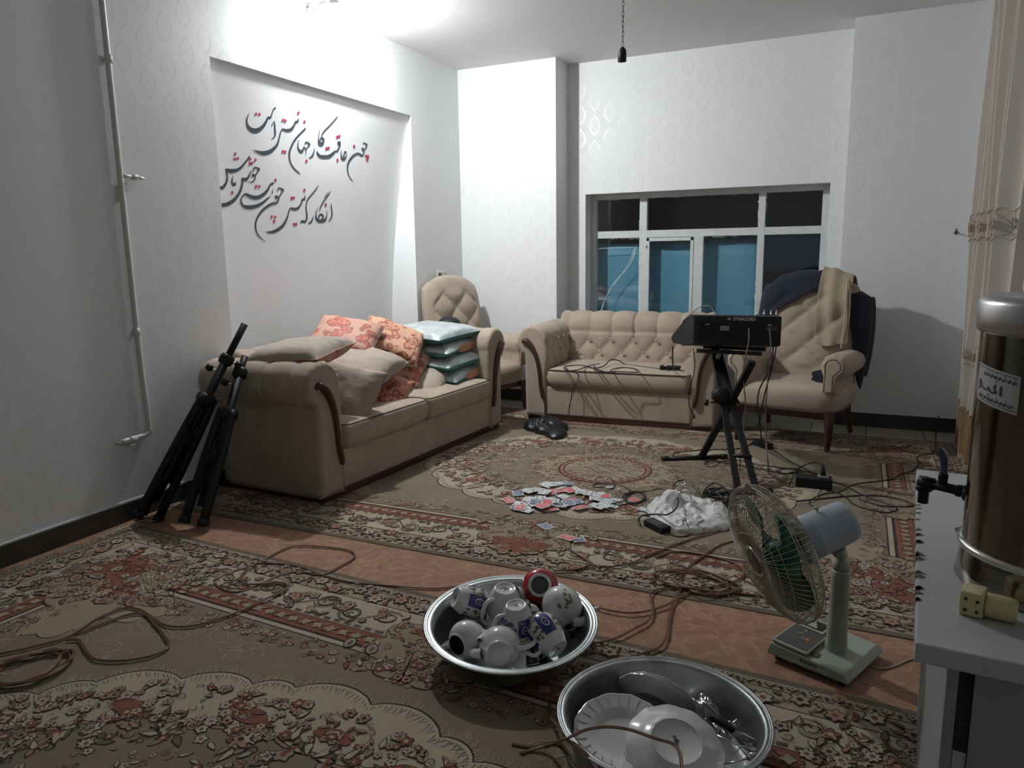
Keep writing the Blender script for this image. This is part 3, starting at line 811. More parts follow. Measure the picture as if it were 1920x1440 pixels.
def clutter(n, region, scale=1.0, layer=16, pal=0):
    for _ in range(int(n*1.7)):
        x, y = region(rr.random(), rr.random()); w_ = rr.random(); s_ = scale*rr.uniform(.5, 1.0)
        if abs(x) > HU-.18 or abs(y) > HV-.18: continue
        if x < 0: x = -x
        if y < 0: y = -y
        if w_ < .34: R_.flower(x, y, .024*s_, rr.choice(((CR, RU), (PK, BR), (BF, RU), (CR, OL), (RU, CR))), layer+rr.randrange(3), rr.random()*6, rr.choice((5, 6, 8)))
        elif w_ < .66: R_.leaf(x, y, rr.uniform(0, 6.3), .06*s_, .022*s_, rr.choice((RU, TA, PK, CR, OL)), layer+rr.randrange(3), BR)
        elif w_ < .85: R_.curl(x, y, .03*s_, rr.uniform(0, 6.3), rr.uniform(.7, 1.4), .006*s_, rr.choice((BR, BR, RU, CR)), layer+3, rr.choice((1, -1)))
        else: R_.leaf(x, y, rr.uniform(0, 6.3), .03*s_, .009*s_, BR, layer+2)
def scallop(cusps, bulge, n=9):
    pts = []
    for i in range(len(cusps)-1):
        (x0, y0), (x1, y1) = cusps[i], cusps[i+1]; L = math.hypot(x1-x0, y1-y0)
        nx, ny = (y1-y0)/L, -(x1-x0)/L
        if nx*(x0+x1)+ny*(y0+y1) < 0: nx, ny = -nx, -ny
        for j in range(n):
            t = j/n; h = math.sin(PI*t)**.7*bulge*L
            pts.append((x0+(x1-x0)*t+nx*h, y0+(y1-y0)*t+ny*h))
    pts.append(cusps[-1]); return pts
def fill(bpts, layer, mi):
    z = .010+layer*.00035; o = len(R_.V); R_.V.append((0, 0, z)); R_.V += [(p[0], p[1], z) for p in bpts]
    for k in range(len(bpts)-1): R_.Fc.append((o, o+1+k, o+2+k)); R_.M.append(mi)
# corner spandrel and middle cartouches laid over the borders
def patch(cx, cy, rx, ry, lobes, layer, mi, out=BR, rot=0):
    n = lobes*6
    def ring(k): return [(cx+rx*k*(1+.10*abs(math.sin(lobes*PI*i/n))*2-.1)*math.cos(2*PI*i/n+rot), cy+ry*k*(1+.10*abs(math.sin(lobes*PI*i/n))*2-.1)*math.sin(2*PI*i/n+rot)) for i in range(n)]
    def cl(pts): return [(max(0, p[0]), max(0, p[1])) for p in pts]
    if out is not None: R_.poly(cl(ring(1.0)), layer, out, True)
    R_.poly(cl([(cx+(p[0]-cx)*.985, cy+(p[1]-cy)*.97) for p in ring(1.0)]), layer+1, mi, True)
patch(0, HV-.37, .24, .215, 8, 13, TA); patch(0, HV-.25, .15, .085, 7, 15, RU)
clutter(55, lambda a, b: (.24*a, HV-.19-.38*b), .8, 17)
patch(HU-.37, 0, .215, .27, 8, 13, TA); patch(HU-.25, 0, .085, .15, 7, 15, RU)
clutter(50, lambda a, b: (HU-.19-.36*b, .28*a), .8, 17)
patch(HU-.52, HV-.50, .30, .26, 9, 13, TA, rot=.3); patch(HU-.42, HV-.40, .15, .13, 7, 15, RU)
patch(HU-.78, HV-.62, .20, .13, 7, 13, BF); patch(HU-.66, HV-.80, .15, .16, 7, 13, BF)
patch(HU-.60, HV-.55, .13, .07, 6, 15, RU, rot=.5)
clutter(190, lambda a, b: (HU-.2-.68*a, HV-.2-.60*b*(1-.3*a)), .95, 17)
for x, y, a in ((.30, .56, .3), (.24, .50, 1.0), (.36, .50, -.5), (.62, .66, 2.0), (.74, .60, .3)):   # paisleys
    X, Y = HU-x-.05, HV-y
    R_.paisley(X, Y, a, .085, PK, 20)
for u_ in (.20, .30): # paisleys beside the middle cartouche
    R_.paisley(u_, HV-.46, .5+u_, .07, BF, 20)
# flowers along the inner edge of the field
clutter(120, lambda a, b: (a*(HU-.6), HV-.51-.09*b), .62, 14)
clutter(60, lambda a, b: (HU-.51-.09*b, a*(HV-.7)), .62, 14)
# field tendrils, pale
for _ in range(130):
    x, y = rr.uniform(0, HU-.55), rr.uniform(0, HV-.6)
    if (x/1.30)**2+(y/.93)**2 < 1.12: continue
    R_.curl(x, y, rr.uniform(.03, .06), rr.uniform(0, 6.3), 1.2, .006, BF, 13, rr.choice((1, -1)))
    R_.leaf(x+.03, y, rr.uniform(0, 6.3), .05, .012, BF, 13)
    R_.leaf(x-.03, y+.02, rr.uniform(0, 6.3), .04, .010, TA, 13)
# medallion
cus = [(0, .87), (.28, .835), (.42, .785), (.66, .70), (.90, .56), (1.0, .43), (1.17, .22), (1.27, 0)]
out = scallop(cus, .22)
sm = out
fill([(p[0]*1.006, p[1]*1.008) for p in sm], 14, BR); fill(sm, 15, CR)
for i in range(0, len(sm)-1, 1):
    for tt in (0, .5):
        x = sm[i][0]*(1-tt)+sm[i+1][0]*tt; y = sm[i][1]*(1-tt)+sm[i+1][1]*tt; L = math.hypot(x, y)
        a = math.atan2(y, x)+rr.uniform(-.35, .35); l = rr.uniform(.035, .065)
        R_.stroke([(x, y), (x+math.cos(a)*l*.6, y+math.sin(a)*l*.6), (x+math.cos(a+.3)*l, y+math.sin(a+.3)*l)], [.006, .004, .001], 13, BF)
        R_.stroke([(x*.99, y*.985), (x-math.cos(a)*l*.9, y-math.sin(a)*l*.9)], [.004, .001], 16, OL)
inn = scallop([(0, .60), (.22, .66), (.40, .56), (.60, .52), (.72, .40), (.90, .30), (.93, .12), (1.02, 0)], -.16)
fill([(p[0]*1.03, p[1]*1.035) for p in inn], 17, BR); fill([(p[0]*1.022, p[1]*1.027) for p in inn], 18, PK)
fill([(p[0]*1.005, p[1]*1.01) for p in inn], 19, BR); fill(inn, 20, KH)
for cx, cy, rx, ry in ((.31, .66, .09, .035), (.66, .52, .08, .04), (.0, .70, .07, .03), (.97, .26, .05, .07)):
    patch(cx, cy, rx, ry, 5, 21, RU)
def ringreg(k0, k1):
    def f(a, b):
        th = a*PI/2; k = k0+(k1-k0)*b; return (1.27*k*math.cos(th), .87*k*math.sin(th))
    return f
clutter(230, ringreg(.70, .93), .8, 23)
clutter(70, ringreg(.62, .74), 1.0, 23)
clutter(90, ringreg(.30, .60), .62, 22)
# centre rose
def circ(r, layer, mi, amp=0, k=16):
    fill([(r*(1+amp*math.sin(k*t))*math.cos(t), r*(1+amp*math.sin(k*t))*math.sin(t)) for t in [PI/2*i/24 for i in range(25)]], layer, mi)
circ(.42, 21, BF, .06); circ(.30, 27, BR); circ(.293, 28, RU); circ(.262, 29, BR); circ(.256, 30, BF)
for i in range(9):
    a = PI/2*(i+.5)/9; R_.flower(.277*math.cos(a), .277*math.sin(a), .011, (BF,), 31, k=4, out=False)
clutter(46, lambda a, b: (.25*math.sqrt(b)*math.cos(a*PI/2), .25*math.sqrt(b)*math.sin(a*PI/2)), .6, 31)
clutter(60, lambda a, b: ((.30+.2*b)*math.cos(a*PI/2), (.31+.2*b)*math.sin(a*PI/2)), .7, 22)
# mirror the quarter to the whole rug, one mesh
V = np.array(R_.V, dtype=np.float32)
V[:, 0] = np.clip(V[:, 0], 0, HU); V[:, 1] = np.clip(V[:, 1], 0, HV)
allV, allF, allM = [], [], []
for q, (sx, sy) in enumerate(((1, 1), (-1, 1), (-1, -1), (1, -1))):
    A = V.copy(); A[:, 0] *= sx; A[:, 1] *= sy; o0 = q*len(V); allV.append(A)
    flip = sx*sy < 0
    allF += [tuple(i+o0 for i in (f[::-1] if flip else f)) for f in R_.Fc]; allM += R_.M
AV = np.concatenate(allV)
me = bpy.data.meshes.new('rug_pattern'); me.from_pydata(AV.tolist(), [], allF)
for q in rmats: me.materials.append(q)
me.polygons.foreach_set('material_index', allM); me.update()
def make_rug(c, ang, label, z0):
    t = thing('persian_rug', label, 'rug', (c.x, c.y, z0), ang, 'large patterned rugs')
    m = MB(); m.span((-HU-.004, -HV-.004, 0), (HU+.004, HV+.004, .0095)); m.build('rug_body', rmats[OL], t, smooth=False, bevel=.004)
    o = bpy.data.objects.new('pile_pattern', me); col.objects.link(o); o.parent = t
    return t
rug1 = make_rug(RC1, RA1, 'near Persian style rug, khaki field with a scalloped medallion, under the two basins', .002)
rug2 = make_rug(RC2, 0, 'far Persian style rug with a round centre rose, lying under the sofas and playing cards', .004)
# fringe of the near rug by the left wall, threads too fine to count
m = MB(); fr = random.Random(3)
for i in range(620):
    y = -HV+RW*i/619; x = -HU
    l = fr.uniform(.02, .042); a = fr.uniform(-.5, .5)
    p = [Vector((x, y, .008)), Vector((x-l*.4, y+a*l*.3, .014+fr.random()*.01)), Vector((x-l*.8, y+a*l*.9+fr.uniform(-.01, .01), .006+fr.random()*.02)), Vector((x-l, y+a*l*1.4, .004+fr.random()*.02))]
    m.tube(p, .0016, 3, caps=False)
fo = m.build('fringe', mat('cream_fringe', (.40, .37, .30), .9), rug1); fo['kind'] = 'stuff'
m = MB()
for i in range(14):
    y = HV-.02-.012*i; pts = [Vector((-HU, y, .01)), Vector((-HU-.012, y+.03, .03)), Vector((-HU-.02+fr.uniform(-.02, .02), y+.07, .02)), Vector((-HU+.02, y+.08+fr.uniform(0, .03), .015))]
    m.tube(spline(pts, 4), .0022, 4)
fo = m.build('curled_fringe', bpy.data.materials['cream_fringe'], rug1); fo['kind'] = 'stuff'
# ------------------------------------------------------------------ upholstery
def resample(pts, step):
    out = [pts[0]]
    for a, b in zip(pts[:-1], pts[1:]):
        L = math.hypot(b[0]-a[0], b[1]-a[1]); n = max(1, int(round(L/step)))
        for k in range(1, n+1): out.append((a[0]+(b[0]-a[0])*k/n, a[1]+(b[1]-a[1])*k/n))
    return out
def arc(cx, cy, r, a0, a1, n=14):
    return [(cx+r*math.cos(math.radians(a0+(a1-a0)*i/n)), cy+r*math.sin(math.radians(a0+(a1-a0)*i/n))) for i in range(n+1)]
def sweep(mb, prof, t0, t1, mp, disp=None, nt=40, rnd=.025, mi=0, puff=0):
    """closed profile (u,z) swept along t, rounded at both ends; mp(u,z,t)->Vector; disp(u,z,t,s)->outward offset"""
    n = len(prof); area = sum(prof[i][0]*prof[(i+1) % n][1]-prof[(i+1) % n][0]*prof[i][1] for i in range(n))
    sg = 1 if area > 0 else -1; N = []
    for i in range(n):
        a, b = prof[i-1], prof[(i+1) % n]; dx, dy = b[0]-a[0], b[1]-a[1]; L = math.hypot(dx, dy) or 1
        N.append((sg*dy/L, -sg*dx/L))
    ts = []
    k = 5
    for i in range(k): a = PI/2*i/k; ts.append((t0+rnd*(1-math.sin(a)) if False else t0+rnd*(1-math.cos(a)), rnd*(1-math.sin(a))))
    for i in range(nt+1): ts.append((t0+rnd+(t1-t0-2*rnd)*i/nt, 0))
    for i in reversed(range(k)): a = PI/2*i/k; ts.append((t1-rnd*(1-math.cos(a)), rnd*(1-math.sin(a))))
    R = []
    for t, ins in ts:
        ring = []
        for i, (u, z) in enumerate(prof):
            d = (disp(u, z, t, i) if disp else 0)-ins
            ring.append(mp(u+N[i][0]*d, z+N[i][1]*d, t))
        R.append(ring)
    mb.rings(R, mi)
def ch(x, a): return abs(math.sin(PI*x/a))
ARM_R = .135
def arm_profile(outer=0.0, w_=.20, ztop=.84):
    cz = ztop-ARM_R; cx = .065
    p = [(w_, .035), (.004, .035), (0, .30), (0, cz-.14), (-.006, cz-.105), (-.03, cz-.10)]
    p += arc(cx, cz, ARM_R, 218, -15, 28) + [(w_+.004, cz-.12), (w_, cz-.2)]
    return resample(p, .03)
def make_sofa(name, label, L, D, loc, rz, ncush, group, tuft, seat=.43, ztop=.84, backtop=.87, flare=.0):
    t = thing(name, label, 'sofa', loc, rz, group)
    V_ = M['velvet']
    # base
    m = MB(); m.span((.03, .03, .03), (L-.03, D-.04, .24)); m.build('base_frame', V_, t, smooth=False, bevel=.015)
    m = MB(); m.span((.02, .02, .0), (L-.02, D-.03, .045)); m.build('plinth', M['darkwood'], t, smooth=False, bevel=.004)
    m = MB()
    m.span((.19, .012, .05), (L-.19, .05, seat-.15)); m.build('front_panel', V_, t, smooth=False, bevel=.012)
    # arms
    for side in (0, 1):
        sgn = 1 if side == 0 else -1; ox = 0 if side == 0 else L
        pr_ = arm_profile(ztop=ztop)
        cz = ztop-ARM_R
        def disp(u, z, y, i):
            o = 0
            ang = math.atan2(z-cz, u-.065)
            if z > cz-.12:
                o += -.022*(1-ch(y-.14, .19)**.22)*min(1, max(0, (y-.10)/.06))
            # gathered pleats near the front of the roll
            if z > cz-.10 and y < .13:
                o += .006*math.sin(ang*24)*math.exp(-(y/.05)**2)
            if tuft and u > .15 and .45 < z < cz+.02:
                p = y/.19-(cz-z)/.2; q = y/.19+(cz-z)/.2
                o += .016*((abs(math.sin(PI*p))*abs(math.sin(PI*q)))**.4)-.010
            return o
        m = MB(); sweep(m, pr_, 0, D-.10, lambda u, z, y: Vector((ox+sgn*(u-flare*(max(0, y-.1)/D)**1.2*min(1, max(0, (z-cz+.14)/.10))*(1 if u < .15 else .3)), y, z)), disp, nt=92, rnd=.03)
        arm = m.build('arm', V_, t)
        # dark wood scroll down the arm front
        path = [(-.015, cz-.005), (.012, cz+.012), (.045, cz-.012), (.085, cz-.07), (.118, cz-.16), (.135, cz-.27), (.142, cz-.36), (.158, cz-.44), (.165, cz-.475)]
        wd = [.018, .034, .040, .036, .030, .026, .026, .029, .020]
        sp_ = spline([(a, b, w_) for (a, b), w_ in zip(path, wd)], 5)
        m = MB(); pts = [Vector((ox+sgn*p.x, -.004, p.y)) for p in sp_]
        m.tube(pts, [p.z for p in sp_], 10, flat=(1, .55) if True else None)
        tr = m.build('wood_trim', M['darkwood'], t)
    # back
    cz = backtop-.135
    y0 = D-.30
    prof = [(y0+.02, seat-.1), (y0+.05, .55), (y0+.062, cz-.05)] + arc(y0+.20, cz, .135, 200, -20, 22) + [(D-.03, cz-.15), (D-.03, .04), (y0+.06, .04)]
    prof = resample(prof, .022)
    def dispb(u, z, x, i):
        front = u < y0+.16
        o = 0
        if z > cz-.10 and (front or z > cz):
            o = -.030*(1-ch(x-L/2, .20)**.28)+.006
        elif front and z > seat:
            zz = cz-.10-z
            p = (x-L/2)/.20-zz/.22; q = (x-L/2)/.20+zz/.22
            o = (.030*((abs(math.sin(PI*p))*abs(math.sin(PI*q)))**.36)-.024) if tuft else 0
        return o
    m = MB(); sweep(m, prof, .10, L-.10, lambda u, z, x: Vector((x, u, z)), dispb, nt=int((L-.2)/.0105), rnd=.03)
    back = m.build('backrest', V_, t)
    if tuft:
        bt = None
        for r_ in range(3):
            zz = r_*.11; z = cz-.10-zz
            y = y0+.085-(cz-.05-z)*.16 - .004 + (.0 if r_ else .0)
            nb = int((L-.5)/.20)
            for k in range(-6, 7):
                x = L/2+(k+(.5 if r_ % 2 else 0))*.20
                if x < .26 or x > L-.26: continue
                if bt is None:
                    mm_ = MB(); mm_.ball((0, 0, 0), .0135, 10, sc=(1, .55, 1)); bt = mm_.build('button', V_, back); o = bt
                else: o = bt.copy(); col.objects.link(o); o.parent = back
                o.location = (x, y-.032, z)
        for side in (0, 1):
            for k in range(3):
                for r_ in range(2):
                    o = bt.copy(); col.objects.link(o); o.parent = arm
                    o.location = ((.212 if side == 0 else L-.212), .28+k*.14+(.07 if r_ else 0), cz-.06-.1*r_)
                    o.rotation_euler = (0, 0, PI/2)
    # seat cushions
    W = (L-.40)/ncush
    for k in range(ncush):
        cush(t, .20+W*k+.004, .20+W*(k+1)-.004, -.015, y0+.05, seat-.155, seat, V_)
    # feet
    for x in (.06, L-.06):
        for y in (.06, D-.08):
            m = MB(); m.lathe([(0, 0), (.022, 0), (.028, .03), (.028, .05), (0, .05)], 10, T=Matrix.Translation((x, y, -.001))); m.build('foot', M['darkwood'], t)
    return t
def cush(parent, x0, x1, y0, y1, z0, z1, mt):
    cx, cy = (x0+x1)/2, (y0+y1)/2; hx, hy = (x1-x0)/2, (y1-y0)/2
    def rr_(k, r=.05):
        pts = []; ax, ay = hx-k, hy-k
        for qx, qy, a0 in ((1, 1, 0), (-1, 1, 90), (-1, -1, 180), (1, -1, 270)):
            for i in range(7):
                a = math.radians(a0+i*15); pts.append((cx+qx*(ax-r)+r*math.cos(a), cy+qy*(ay-r)+r*math.sin(a)))
            nx_ = {(1, 1): (-1, 1), (-1, 1): (-1, -1), (-1, -1): (1, -1), (1, -1): (1, 1)}[(qx, qy)]
            e = (cx+nx_[0]*(ax-r)+r*math.cos(math.radians(a0+90)), cy+nx_[1]*(ay-r)+r*math.sin(math.radians(a0+90))); s_ = pts[-1]
            for i in range(1, 6): pts.append((s_[0]+(e[0]-s_[0])*i/6, s_[1]+(e[1]-s_[1])*i/6))
        return pts
    R = []
    for k, z in ((.06, z0), (.02, z0+.004), (0, z0+.03), (-.012, (z0+z1)/2), (-.004, z1-.025), (.004, z1-.008), (.015, z1), (.06, z1+.010), (.13, z1+.018), (.18, z1+.021)):
        R.append([Vector((x, y, z)) for x, y in rr_(k, max(.012, .05-k*.1))])
    m = MB(); m.rings(R); o = m.build('seat_cushion', mt, parent)
    m = MB(); p = [Vector((x, y, z1-.004)) for x, y in rr_(-.002)]
    m.tube(p+[p[0]], .0042, 6); m.build('piping', M['piping'], o)
    return o
SA = F(600, 955, .012); SA = Vector((-2.665, 3.19, .014)); SB = Vector((-2.56, 5.31, .014))
rzs = math.atan2(SB.y-SA.y, SB.x-SA.x)
sofa = make_sofa('sofa', 'long beige velvet sofa against the left wall, piled with cushions', (SB-SA).length, .86, SA, rzs, 2, 'beige velvet suite', False, seat=.43, ztop=.815, backtop=.83, flare=.14)
LA = Vector((-2.515, 5.66, .014)); LB = Vector((-.945, 5.74, .014))
love = make_sofa('loveseat', 'beige tufted two-seat sofa under the window, black cables on its seat', (LB-LA).length, .86, LA, math.atan2(LB.y-LA.y, LB.x-LA.x), 1, 'beige velvet suite', True, seat=.44, ztop=.80, backtop=.87, flare=.02)

def make_armchair(label, loc, rz):
    t = thing('armchair', label, 'armchair', loc, rz, 'beige high-backed armchairs')
    W, D, seat = .74, .72, .44; V_ = M['velvet']
    # seat: rounded block with bulging front
    m = MB()
    def ring(k, z, fy=0):
        pts = []
        for i in range(44):
            a = 2*PI*i/44; c, s_ = math.cos(a), math.sin(a); e = .35
            x = math.copysign(abs(c)**e, c)*(W/2-k); y = math.copysign(abs(s_)**e, s_)*(D/2-.03-k)
            if y < 0: y -= .035*(1-(x/(W/2))**2)
            pts.append(Vector((x, D/2+y-.01, z)))
        return pts
    m.rings([ring(.05, .265), ring(.015, .27), ring(.002, .30), ring(-.006, .36), ring(.0, .405), ring(.02, .43), ring(.06, .445), ring(.14, .455), ring(.25, .46)])
    m.build('seat', V_, t)
    m = MB(); m.span((-W/2+.05, .05, .215), (W/2-.05, D-.06, .275)); m.build('seat_rail', M['darkwood'], t, smooth=False, bevel=.006)
    # legs
    for sx in (-1, 1):
        m = MB(); pts = [(sx*(W/2-.055), .035, .27), (sx*(W/2-.05), .022, .18), (sx*(W/2-.052), .02, .08), (sx*(W/2-.05), .012, 0)]
        m.tube(spline(pts, 4), [.040-.0016*i for i in range(13)], 4); m.build('leg', M['darkwood'], t, smooth=False, bevel=.006)
        m = MB(); pts = [(sx*(W/2-.08), D-.09, .27), (sx*(W/2-.07), D-.06, .14), (sx*(W/2-.055), D-.005, 0)]
        m.tube(spline(pts, 4), [.034-.0016*i for i in range(9)], 4); m.build('leg', M['darkwood'], t, smooth=False, bevel=.006)
    # arms
    for sx in (-1, 1):
        cz = .595; r = .088; base = W/2-.115
        prof = [(base, .40), (base+.008, .50)] + arc(base+.075, cz, r, 215, -40, 22) + [(base+.10, .50), (base+.10, .40)]
        prof = resample(prof, .025)
        def disp(u, z, y, i):
            a = math.atan2(z-cz, u-base-.075)
            return (.004*math.sin(a*22)*math.exp(-((y-.02)/.05)**2) if z > .5 else 0) + .004*math.sin(y*9)
        m = MB(); sweep(m, prof, .0, D-.14, lambda u, z, y: Vector((sx*u, y+.02, z-.03*y)), disp, nt=26, rnd=.028)
        arm = m.build('arm', V_, t)
        pp = [(base+.018, .42), (base+.02, .52)] + arc(base+.075, cz, .060, 200, -20, 14) + [(base+.088, .53), (base+.086, .42)]
        m = MB(); pts = [Vector((sx*u, .012, z)) for u, z in pp]; m.tube(pts, .006, 6); m.build('welt', V_, arm)
        pn = [(base+.03, .42), (base+.032, .53)] + arc(base+.075, cz, .048, 200, -20, 14) + [(base+.076, .53), (base+.074, .42)]
        m = MB(); sweep(m, resample(pn, .02), .004, .03, lambda u, z, y: Vector((sx*u, y, z)), None, nt=2, rnd=.008); m.build('arm_front', V_, arm)
    # back
    Hb = .80; z0 = .42; lean = .16
    NU, NV = 46, 60
    def bpos(u, v, side):
        hw = .315+.035*math.sin(v*PI*.85)
        top = 1-.14*abs(u)**2.6
        z = z0+Hb*v*top; x = u*hw
        e = (max(0, 1-abs(u)**5))**.5*(max(0, 1-max(0, v*1.0)**12))**.5
        th = .075*e+.006
        o = 0
        if side < 0:
            zz = (z-z0)/.13; xx = x/.145
            if .10 < v < .86 and abs(u) < .82:
                p, q = xx/2*2-zz/1, xx+zz
                o = .040*((abs(math.sin(PI*(xx-zz)/1*.5))*abs(math.sin(PI*(xx+zz)*.5)))**.38)-.024
                f = min(1, (.86-v)/.08, (.82-abs(u))/.12, (v-.10)/.05); o *= max(0, f)
        y = D-.20+lean*(z-z0) + side*(th*(.9 if side < 0 else 1)+(o if side < 0 else 0))
        return Vector((x, y, z))
    P = []
    for i in range(NV+1):
        v = i/NV
        ring_ = [bpos(-math.cos(PI*j/NU), v, -1) for j in range(NU+1)] + [bpos(math.cos(PI*j/NU), v, 1) for j in range(1, NU)]
        P.append(ring_)
    m = MB(); m.rings(P); back = m.build('backrest', V_, t)
    bt = None
    for r_ in range(1, 5):
        for k in range(-3, 4):
            if (k+r_) % 2 == 0: continue
            xx, zz = k, r_
            x = xx*.145; z = z0+zz*.13
            if abs(x) > .25: continue
            if bt is None:
                mm_ = MB(); mm_.ball((0, 0, 0), .014, 10, sc=(1, .5, 1)); bt = mm_.build('button', V_, back); o = bt
            else: o = bt.copy(); col.objects.link(o); o.parent = back
            th = .075*.9*(max(0, 1-abs(x/.33)**5))**.5+.006
            o.location = (x, D-.20+lean*(z-z0)-th+.012, z)
    t['bpos'] = 0
    del t['bpos']
    return t, bpos
AC = Vector((-.45, 5.50, .014)); acr = math.radians(-12)
ach, bpos = make_armchair('beige tufted armchair right of the loveseat, jackets draped over its back', AC, acr)
cch, _ = make_armchair('beige tufted armchair standing in the far corner behind the long sofa', Vector((-2.78, 5.775, .002)), math.radians(74))

# navy jacket over the back of the right armchair (chair-local coordinates)
def drape(name, label, cat, u0, u1, front, backz, mt, off, seed=1, nu=40, ns=70, group=None, wave=.008):
    """cloth over the top of the chair back: front(u)->v of the front hem, backz(u)->v of the rear hem"""
    t = thing(name, label, cat, AC, acr)
    P = []
    for i in range(nu+1):
        u = u0+(u1-u0)*i/nu; uu = max(-1, min(1, u)); ex = u-uu; P.append([])
        vf, vb = front(u), backz(u)
        for j in range(ns+1):
            s_ = j/ns; a = (1-vf); b = (1-vb); d = -a+s_*(a+b)    # d<0 front, d>0 rear
            v = 1-abs(d); side = -1 if d < 0 else 1
            vv = max(0, min(1, v)); p = bpos(uu*.999, vv, side)
            k = math.exp(-(d/.05)**2)
            n_ = noise.noise(Vector((u*3+seed, d*5, seed*2)))
            o = off+wave*n_+wave*.6*math.sin(u*19+seed+d*3)
            p = p+Vector((ex*.34+.018*(uu if abs(uu) > .8 else 0), side*o*(1-k)+ (0), o*k))
            if abs(u) > 1: p.z -= abs(ex)*.3; p.y += abs(ex)*.5
            P[-1].append(p)
    m = MB(); m.grid(P); o = m.build('cloth', mt, t)
    ms = o.modifiers.new('smooth', 'SMOOTH'); ms.factor = .6; ms.iterations = 7
    md = o.modifiers.new('thick', 'SOLIDIFY'); md.thickness = .006; md.offset = 1
    return t
def ff(u):
    if u < -.9: return .50
    if u < .1: return .60+.22*(u+.9)
    if u < .75: return .84
    return .84-(u-.75)*2.4
nj = drape('navy_jacket', 'navy jacket hung over the back of the right armchair', 'jacket', -1.10, 1.22, ff, lambda u: .10, M['navy'], .034, 2)
def fk(u): return .33+.05*u+.02*math.sin(u*9)
kj = drape('khaki_trousers', 'khaki garment hanging over the navy jacket on the right armchair', 'clothes', .22, .86, fk, lambda u: .62, M['khaki'], .058, 5, nu=26, wave=.012)
m = MB(); sm_ = []
for j in range(30):
    v = 1.0-.66*j/29; p = bpos(.80, max(0, min(1, v)), -1); sm_.append(p+Vector((0, -.070, .01)))
m.tube(sm_, .005, 6); m.build('seam', mat('pale_seam', (.50, .43, .33), .8), kj)
# trouser leg folded over the arm
m = MB(); P = []
for i in range(14):
    s_ = i/13; P.append([])
    for j in range(12):
        t_ = j/11; x = .10+.22*t_; P[-1].append(Vector((x, .50-.42*s_*(.6+.4*t_), .80-.16*s_-.08*s_*s_+.012*math.sin(t_*9+s_*5))))
# navy cloth bundle on the seat
def bundle(name, label, cat, loc, sx, sy, sz, mt, seed, rz=0, rough=.35, n=40):
    t = MB(); P = []
    for i in range(n//2+1):
        th = PI*i/(n//2); P.append([])
        for k in range(n):
            a = 2*PI*k/n; v = Vector((math.sin(th)*math.cos(a), math.sin(th)*math.sin(a), math.cos(th)))
            q = v*1.7+Vector((seed, seed*2, 0)); h = 1+rough*noise.noise(q)+rough*.7*(.4-abs(noise.noise(q*2.3)))+rough*.35*noise.noise(q*5)
            p = Vector((v.x*sx*h, v.y*sy*h, max(-.45, v.z)*sz*h)); p.z = max(p.z, -sz*.45)+sz*.45
            P[-1].append(p)
    t.grid(P, False, True); o = t.build(name, mt); o.location = loc; o.rotation_euler = (0, 0, rz)
    tag(o, label, cat); return o
q = atY(1532, 706, 5.72)
bundle('navy_cloth', 'small dark navy cloth bundle on the seat of the right armchair', 'clothes', Vector((-.155, 5.70, .467)), .105, .075, .062, M['navy_top'], 3, acr)
# black cap on the corner armchair
cap = thing('cap', 'black cap resting between the long sofa and the corner armchair', 'cap', Vector((-3.15, 5.62, .735)), .5)
hp = atY(842, 606, 5.55); cap.location = (hp.x, hp.y, .80)
m = MB(); m.lathe([(.10, 0), (.102, .02), (.09, .05), (.06, .072), (.02, .08), (0, .081)], 24); m.build('crown', M['black_plastic'], cap)
m = MB(); P = []
for i in range(13):
    a = math.radians(-60+10*i); P.append([Vector((math.cos(a)*r, math.sin(a)*r*.9, .004-(r-.1)*.25)) for r in (.095, .12, .15, .175)])
m.grid(P); o = m.build('peak', M['black_plastic'], cap); md = o.modifiers.new('t', 'SOLIDIFY'); md.thickness = .004

# ------------------------------------------------------------------ cushions on the long sofa
def cushion(label, c, size, rx, ry, rz, top, bot=None, group='scatter cushions on the long sofa', th=.16, seed=0, end=None):
    """square cushion: face up = material top, underside = bot"""
    w_, h_ = size; t = thing('cushion', label, 'cushion', c, 0, group, R=(Matrix.Rotation(rz, 3, 'Z') @ Matrix.Rotation(ry, 3, 'Y') @ Matrix.Rotation(rx, 3, 'X')))
    n = 34
    def pos(u, v, s_):
        px = w_/2*u*(1-.07*(1-v*v)*abs(u)**2); py = h_/2*v*(1-.07*(1-u*u)*abs(v)**2)
        e = max(0, (1-u**4)*(1-v**4))**.55
        q = Vector((u*1.6+seed, v*1.6, s_+seed)); nn = noise.noise(q)*.10+.05*noise.noise(q*3)
        edge = (1-e)
        wr = .05*noise.noise(Vector((math.atan2(v, u)*5+seed, (u*u+v*v)*.8, s_)))*min(1, 3*e)*edge
        return Vector((px, py, s_*th/2*e*(1+nn)+s_*wr*th*3+s_*.002))
    def fn(i): x = -1+2*i/n; return math.copysign(abs(x)**.8, x)
    mats_ = [top, bot or top]; nm = ['face', 'underside']
    for k, s_ in enumerate((1, -1)):
        m = MB(); P = [[pos(fn(i), fn(j), s_) for j in range(n+1)] for i in range(n+1)]
        if s_ < 0: P = P[::-1]
        m.grid(P); m.build(nm[k], mats_[k], t)
    m = MB(); bd = [(-1, -1+2*i/20) for i in range(20)]+[(-1+2*i/20, 1) for i in range(20)]+[(1, 1-2*i/20) for i in range(20)]+[(1-2*i/20, -1) for i in range(20)]
    p = [(pos(u, v, 1)+pos(u, v, -1))/2 for u, v in bd]; m.tube(p+[p[0]], .0035, 5); m.build('edge_seam', mats_[1], t)
    if end is not None:
        m = MB(); m.ball((w_/2*.93, h_*.10, 0), .5, 20, sc=(.012/.5*.6, h_*.26/.5, th*.27/.5)); m.build('open_end', end, t)
    return t
